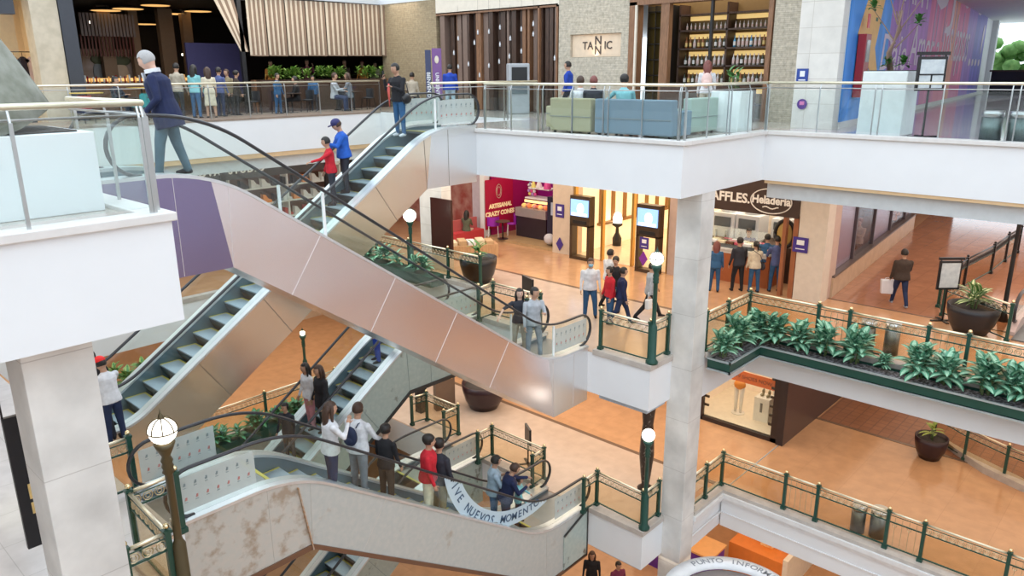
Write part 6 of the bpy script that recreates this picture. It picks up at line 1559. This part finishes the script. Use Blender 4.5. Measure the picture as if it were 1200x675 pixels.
# --- top floor and the steel escalator
m_ = person('grey-haired man in a navy jacket stepping onto the steel escalator', (4.93, 11.45, L3), 262, 1.80, 'navy', 'greyblue', 'l', ('g', 'short'), 'stepping', ('pocket', 'down'), lean=10, head=(24, 0), coat=.20, hem=.16, vox=.012, bulk=1.22)
b = MB(); b.prism([(-.035, .30), (.035, .30), (.06, .52), (-.06, .52)], .145, .165); b.prism([(-.075, .50), (.075, .50), (.06, .555), (-.06, .555)], -.07, .11)
b.bm.transform(Matrix.Rotation(-R_(10), 4, 'X')); bmesh.ops.translate(b.bm, verts=b.bm.verts, vec=(0, .0, .945)); b.bm.transform(Matrix.Scale(1.80/1.75, 4)); b.build('white_shirt', fab_('white'), m_['body'])
b = MB()
for sx in (-1, 1): b.tube([(sx*.03+.022*math.cos(t), 0, .022*math.sin(t)) for t in [2*PI*k/10 for k in range(11)]], .003, 4)
g_ = b.build('glasses', MATS['black_enamel'], m_['body']); g_.matrix_world = Matrix.Translation(m_['head'](0, .135, .15)) @ Matrix.Rotation(m_['yaw'], 4, 'Z')
man = person('man in a navy cap and bright blue quilted jacket riding the bronze escalator', eschead('B', 395, 145, 1.76), 245, 1.76, 'bluepuff', 'dark', 'm', ('b', 'short'), 'stand', ('hold', 'rail'), lean=6, head=(24, 0), coat=.22, cap=('navy_cap', (.03, .03, .13)), vox=.012)
person('person in a red sweater half hidden behind the man in the blue quilted jacket', eschead('B', 381, 148, 1.62), 250, 1.62, 'red', 'dark', 'm', ('k', 'short'), 'stand', ('reach', 'down'), lean=5, head=(10, 0))
pm = person('man in a black jacket filming with his phone atop the bronze escalator', eschead('B', 455, 78, 1.78), 215, 1.78, 'black', 'denim', 'm', ('k', 'short'), 'stand', ('carry', 'phone'), lean=4, head=(10, -10), coat=.12, shoes='white', vox=.012)
phone('black phone held up by the man filming on the escalator', pm, 1)
strapbag('black shoulder bag of the man filming at the top of the bronze escalator', pm, MATS['black_enamel'], -1)
o = empty('umbrella', pm['hands'][0], 'folded red umbrella hanging from the hand of the man filming', 'umbrella'); b = MB(); b.tube([(0, 0, .05), (0, .02, -.1), (.04, .05, -.52)], [.02, .035, .008], 8); b.build('canopy', mat('red_umbrella_cloth', (.7, .12, .1), .6), o)
w1 = person('woman in a black top and pale trousers near the foot of the steel escalator', eschead('A', 608, 348, 1.62), 172, 1.62, 'dark', 'beige', 'l', ('k', 'long'), 'stand', ('down', (24, 66, 10, 0)), sleeve='short', female=True, vox=.012, shoes='white')
m1 = person('man in a light grey top near the foot of the steel escalator', eschead('A', 624, 344, 1.74), 160, 1.74, 'lightgrey', 'grey', 'm', ('k', 'short'), 'weight', ('carry', 'down'), vox=.012, shoes='dark', head=(4, 25))
# --- middle floor
def mid(label, px, py, face, **k): return person(label, fhead(px, py, k['H'], L2), face, **k)
mid('man in a white shirt and blue face mask standing in the middle floor hall', 692, 308, 178, H=1.70, top='white', bottom='jeans', pose='weight', mask=True, hair=('b', 'short'), bulk=1.25)
mid('person in a white shirt and dark trousers half hidden behind the group of four', 714, 296, 60, H=1.72, top='white', bottom='black', pose='walk')
mid('person in black behind the red jacket in the standing group', 722, 306, 200, H=1.62, top='black', bottom='jeans', hair=('k', 'full'))
mid('person in a bright red jacket and jeans in the standing group', 716, 318, 250, H=1.58, top='red', bottom='jeans', coat=.12, hair=('k', 'short'))
mid('person in a navy jacket turned away at the right of the standing group', 729, 317, 95, H=1.64, top='navy', bottom='darkjeans', coat=.12, pose='walk')
wk = mid('person in a pale shirt walking behind the globe lamp post', 763, 310, 80, H=1.68, top='lightgrey', bottom='black', pose='stride', arms=('swing', 'back'))
bag('white carrier bag of the walker behind the globe lamp post', wk['hands'][1], WHITE, .22, .28)
mid('woman in a denim jacket at the ice cream counter, next to the column', 840, 288, 20, H=1.58, top='denim', bottom='jeans', hair=('r', 'long'), female=True, coat=.08)
mid('person in a dark vest and black trousers in the ice cream queue', 868, 284, 350, H=1.68, top='dark', bottom='black', pose='weight', coat=.08, hair=('k', 'full'))
cw = mid('woman in a cream sweater and jeans waiting at the ice cream counter', 887, 288, 355, H=1.60, top='cream', bottom='denim', hair=('k', 'pony'), female=True, coat=.1, arms=('down', 'carry'), skin='m')
strapbag('dark cross-body bag of the woman in the cream sweater', cw, fab_('dark'), 1)
mid('man in a grey-blue shirt and jeans at the right of the ice cream queue', 912, 282, 358, H=1.76, top='checked', bottom='denim', arms=('carry', 'carry'), bulk=1.05)
mid('man in a blue shirt leaning over the ice cream counter', 900, 280, 15, H=1.70, top='denim', bottom='dark', arms=('reach', 'reach'), lean=12)
person('shop assistant in a mauve shirt and apron behind the ice cream counter', (23.2, 10.9, L2), 185, H=1.68, top='checked', bottom='dark', arms=('hold', 'hold'), lean=8, vox=.02)
co = mid('person in a black and brown jacket walking away down the right corridor', 1061, 296, 10, H=1.72, top='brown', bottom='darkjeans', pose='walk', coat=.22, hair=('k', 'short'), arms=('down', 'carry'), shoes='lightgrey')
bag('large white shopping bag carried by the walker in the right corridor', co['hands'][0]+Vector((0, .05, .02)), mat('white_plastic', (.80, .80, .84), .4), .38, .42, .16, co['yaw'], strap=.06)
def inwin(label, dx, face, **k):
    p = TC @ Vector((dx, .43, 0)); return person(label, Vector((p.x, p.y, L2)), face, vox=.02, **k)
inwin('person with reddish hair and a cream top in the near corridor shop window', 4.6, 230, H=1.7, top='beige', bottom='dark', hair=('r', 'full'), arms=('hold', 'hold'), cat='person')
inwin('person in an orange and white top standing in the far corridor shop window', 10.3, 210, H=1.55, top='orange', bottom='black', arms=('hold', 'hold'))
person('seated woman with very long dark hair on the red bench', (21.0, 21.95, L2), 20, H=1.62, top='olive', bottom='cream', hair=('k', 'long'), pose='sit', arms=('lap', 'lap'), female=True, vox=.02, lean=2)
# --- left landing
kid = person('person in a bright red cap and white jacket at the foot of the bronze escalator', fhead(123, 428, 1.66, L2), 300, H=1.66, top='white', bottom='darkjeans', arms=('hold', 'hold'), lean=8, head=(18, 0), cap=('bright_red_cap', (.85, .02, .02)), coat=.1, vox=.012)
bag('small dark patterned bag held by the person in the red cap', kid['hands'][1], mat('dark_patterned_bag', (.25, .06, .05), .6, col2=(.6, .4, .2), scale=40), .2, .2, .1, kid['yaw'], strap=.05)
person('person in black behind the stone column, next to the red cap', fhead(106, 418, 1.75, L2), 320, H=1.75, top='black', bottom='dark', vox=.02, pose='walk')
person('person in a pale top behind the left edge of the stone column', floorpos(14, 560, L2)+Vector((0, 3.0, 0)), 30, H=1.65, top='beige', bottom='plum', hair=('k', 'long'), vox=.02)
# --- lower escalators
bp_ = person('man in a white shirt with a navy backpack riding the stained grey escalator', eschead('C', 417, 481, 1.95), 28, H=1.95, bulk=1.22, top='white', bottom='grey', hair=('b', 'short'), arms=('down', 'rail'), vox=.012, lean=5, head=(4, 10), coat=.08)
backpack('navy backpack of the man in the white shirt', bp_, mat('navy_backpack_cloth', (.015, .025, .07), .7))
w2 = person('woman with long dark hair in a white blouse beside the man with the backpack', eschead('C', 383, 483, 1.84), 60, H=1.84, bulk=1.2, top='white', bottom='darkjeans', hair=('b', 'long'), arms=('down', 'phone'), female=True, vox=.012)
fs = person('woman in black with long dark hair riding the green escalator', eschead('D', 374, 437, 1.82), 230, H=1.82, bulk=1.2, top='black', bottom='black', hair=('b', 'long'), female=True, vox=.013, hem=.1, coat=.1)
strapbag('black handbag with tan strap of the woman in black on the green escalator', fs, mat('tan_leather', (.4, .22, .1), .5), 1)
person('girl in a white top and pink trousers on the green escalator', eschead('D', 360, 443, 1.72), 225, H=1.72, bulk=1.15, top='white', bottom='pink', hair=('k', 'long'), female=True, vox=.013)
person('man in blue jeans higher up the green escalator, mostly hidden by the steel one', escpos('D', 447, 15.2), 240, H=1.75, top='dark', bottom='blue', vox=.02)
person('dark-haired person standing low on the left of the lower escalators', eschead('D', 334, 485, 1.5), 200, H=1.5, top='dark', bottom='dark', vox=.02)
person('person in a bright red hoodie riding the stained grey escalator', eschead('C', 498, 521, 1.90), 88, H=1.90, bulk=1.22, top='red', bottom='cream', hair=('k', 'full'), vox=.012, coat=.12, arms=('down', 'down'))
person('person with black hair in a dark hoodie next to the red hoodie', eschead('C', 513, 527, 1.88), 40, H=1.88, bulk=1.25, top='dark', bottom='khaki', hair=('k', 'full'), vox=.012, coat=.16, arms=('down', 'down'), shoes='white')
person('person in black with dark hair two steps behind the red hoodie', eschead('C', 450, 520, 1.75), 30, H=1.75, bulk=1.15, top='black', bottom='brown', hair=('k', 'full'), vox=.014)
person('man in a pale blue top near the foot of the stained grey escalator', eschead('C', 577, 541, 1.92), 80, H=1.92, bulk=1.2, top='paleblue', bottom='denim', sleeve='short', arms=('carry', 'carry'), vox=.012, head=(6, 10), coat=.08)
fa_ = person('man in a navy sweater bending over a child on the stained grey escalator', eschead('C', 592, 552, 1.86), 75, H=1.86, bulk=1.25, top='navy', bottom='darkjeans', arms=('reach', 'carry'), lean=16, head=(20, 0), vox=.012, coat=.12, hair=('b', 'short'))
person('small child in turquoise and dark trousers in front of the man in the navy sweater', eschead('C', 606, 563, 1.30), 100, H=1.30, top='cyan', bottom='navy', hair=('b', 'short'), arms=('rail', 'rail'), vox=.011)
# --- ground floor
person('person in a black top with grey trousers on the ground floor below the lower balcony', fhead(694, 650, 1.66, L0), 190, H=1.66, top='black', bottom='lightgrey', hair=('b', 'long'), vox=.02)
person('person in dark red on the ground floor near the base of the stone column', fhead(724, 662, 1.6, L0), 160, H=1.6, top='plum', bottom='dark', vox=.02)
# --- top floor, beyond the glass
wall('trim_24', [(14.5, 21.8, 28.9, 30.4, .001, .34)], WOODD)
def topf(label, X, Y, face, **k): k.setdefault('vox', .02); return person(label, (X, Y, .34 if Y > 29 else L3), face, **k)
def px3(px, Y=None, X=None): 
    p = at(px, 85, X=X, Y=Y); return p
p = px3(667, X=20.6); topf('man in a bright blue jacket walking past the TANNIC wall', p.x, p.y, 285, H=1.82, top='blue', bottom='dark', coat=.15, pose='walk', vox=.014)
p = px3(527, X=19.6); topf('person seen from behind in a blue jacket and pale jeans beside the purple banner column', p.x, p.y, 5, H=1.72, top='blue', bottom='paleblue', coat=.15, vox=.014)
p = px3(829, X=20.3); wp = topf('woman with auburn hair and a pink backpack looking at the bottle shelves', p.x, p.y, 15, H=1.72, top='white', bottom='beige', hair=('r', 'bob'), female=True, vox=.014)
backpack('pale pink backpack of the woman at the bottle shelves', wp, mat('pale_pink_backpack', (.78, .55, .50), .6))
topf('person in a cyan shirt sitting on the blue sofa', 15.15, 10.45, 20, H=1.74, top='cyan', bottom='dark', pose='sit', arms=('side', 'lap'), vox=.014, hair=('k', 'full'))
topf('person in a white shirt sitting on the olive green sofa', 15.2, 11.75, 350, H=1.7, top='white', bottom='dark', hair=('b', 'short'), pose='sit', arms=('lap', 'lap'))
topf('person in a dark coat sitting on the olive green sofa, next to the white shirt', 15.25, 11.4, 10, H=1.7, top='dark', bottom='dark', hair=('r', 'short'), pose='sit', arms=('lap', 'lap'))
T_ = [(226, 25.9, 10, 'cyan', 'denim', ('k', 'long'), 'stand', 'woman with black hair in a turquoise top and jeans among the terrace guests', 1.74, dict(female=True)),
      (243, 25.6, 330, 'cream', 'cream', ('b', 'long'), 'stand', 'woman in a long cream dress beside the woman in turquoise', 1.66, dict(female=True, skirt=('t', .55), sleeve='short')),
      (255, 26.1, 20, 'checked', 'darkjeans', ('k', 'short'), 'stand', 'man in a checked blue shirt right of the woman in cream', 1.66, {}),
      (206, 26.6, 10, 'beige', 'dark', ('k', 'short'), 'stand', 'man in a beige top just right of the man with grey hair', 1.80, {}),
      (266, 27.0, 200, 'khaki', 'dark', ('b', 'short'), 'stand', 'person in khaki standing by the post of the slanting blind', 1.6, {}),
      (275, 26.4, 60, 'brown', 'black', ('k', 'full'), 'stand', 'person in brown left of the first striped blind', 1.55, {}),
      (132, 26.5, 100, 'dark', 'dark', ('k', 'short'), 'sit', 'diner with black hair seated at the left terrace table', 1.75, dict(arms=('hold', 'hold'))),
      (323, 26.0, 110, 'denim', 'jeans', ('k', 'short'), 'stand', 'person in a blue shirt below the second striped blind', 1.45, {}),
      (346, 26.4, 250, 'black', 'black', ('k', 'short'), 'sit', 'seated person in black below the third striped blind', 1.7, dict(arms=('lap', 'lap'))),
      (390, 26.0, 95, 'lightgrey', 'darkjeans', ('b', 'short'), 'sit', 'seated person in light grey below the fifth striped blind', 1.85, dict(arms=('lap', 'hold'))),
      (408, 26.2, 265, 'grey', 'dark', ('b', 'long'), 'sit', 'seated person in grey facing the one in light grey', 1.85, dict(arms=('hold', 'lap'))),
      (366, 26.9, 180, 'denim', 'dark', ('k', 'short'), 'stand', 'person in denim near the fourth striped blind', 1.35, {}),
      (482, 25.2, 20, 'beige', 'dark', ('k', 'short'), 'sit', 'person with black hair seated before the brown stone pillar', 1.85, {}),
      (318, 29.5, 170, 'orange', 'dark', ('k', 'short'), 'stand', 'diner in orange inside the restaurant under the first striped blinds', 1.62, {}),
      (360, 29.6, 150, 'plum', 'dark', ('k', 'short'), 'stand', 'diner in dark red inside the restaurant under the middle blinds', 1.68, dict(arms=('mouth', 'hold'))),
      (405, 29.5, 200, 'brown', 'dark', ('b', 'short'), 'stand', 'diner in brown inside the restaurant under the sixth blind', 1.66, {}),
      (425, 29.7, 190, 'orange', 'dark', ('r', 'short'), 'stand', 'diner in orange inside the restaurant under the seventh blind', 1.62, {}),
      (440, 29.4, 170, 'beige', 'dark', ('k', 'short'), 'stand', 'diner in beige inside the restaurant under the last blind', 1.58, {})]
for (px, Y, fc, tp, bt, hr, ps, lb, H_, kw) in T_:
    p = px3(px, Y=Y); topf(lb, p.x, p.y, fc, H=H_, top=tp, bottom=bt, hair=hr, pose=ps, **kw)
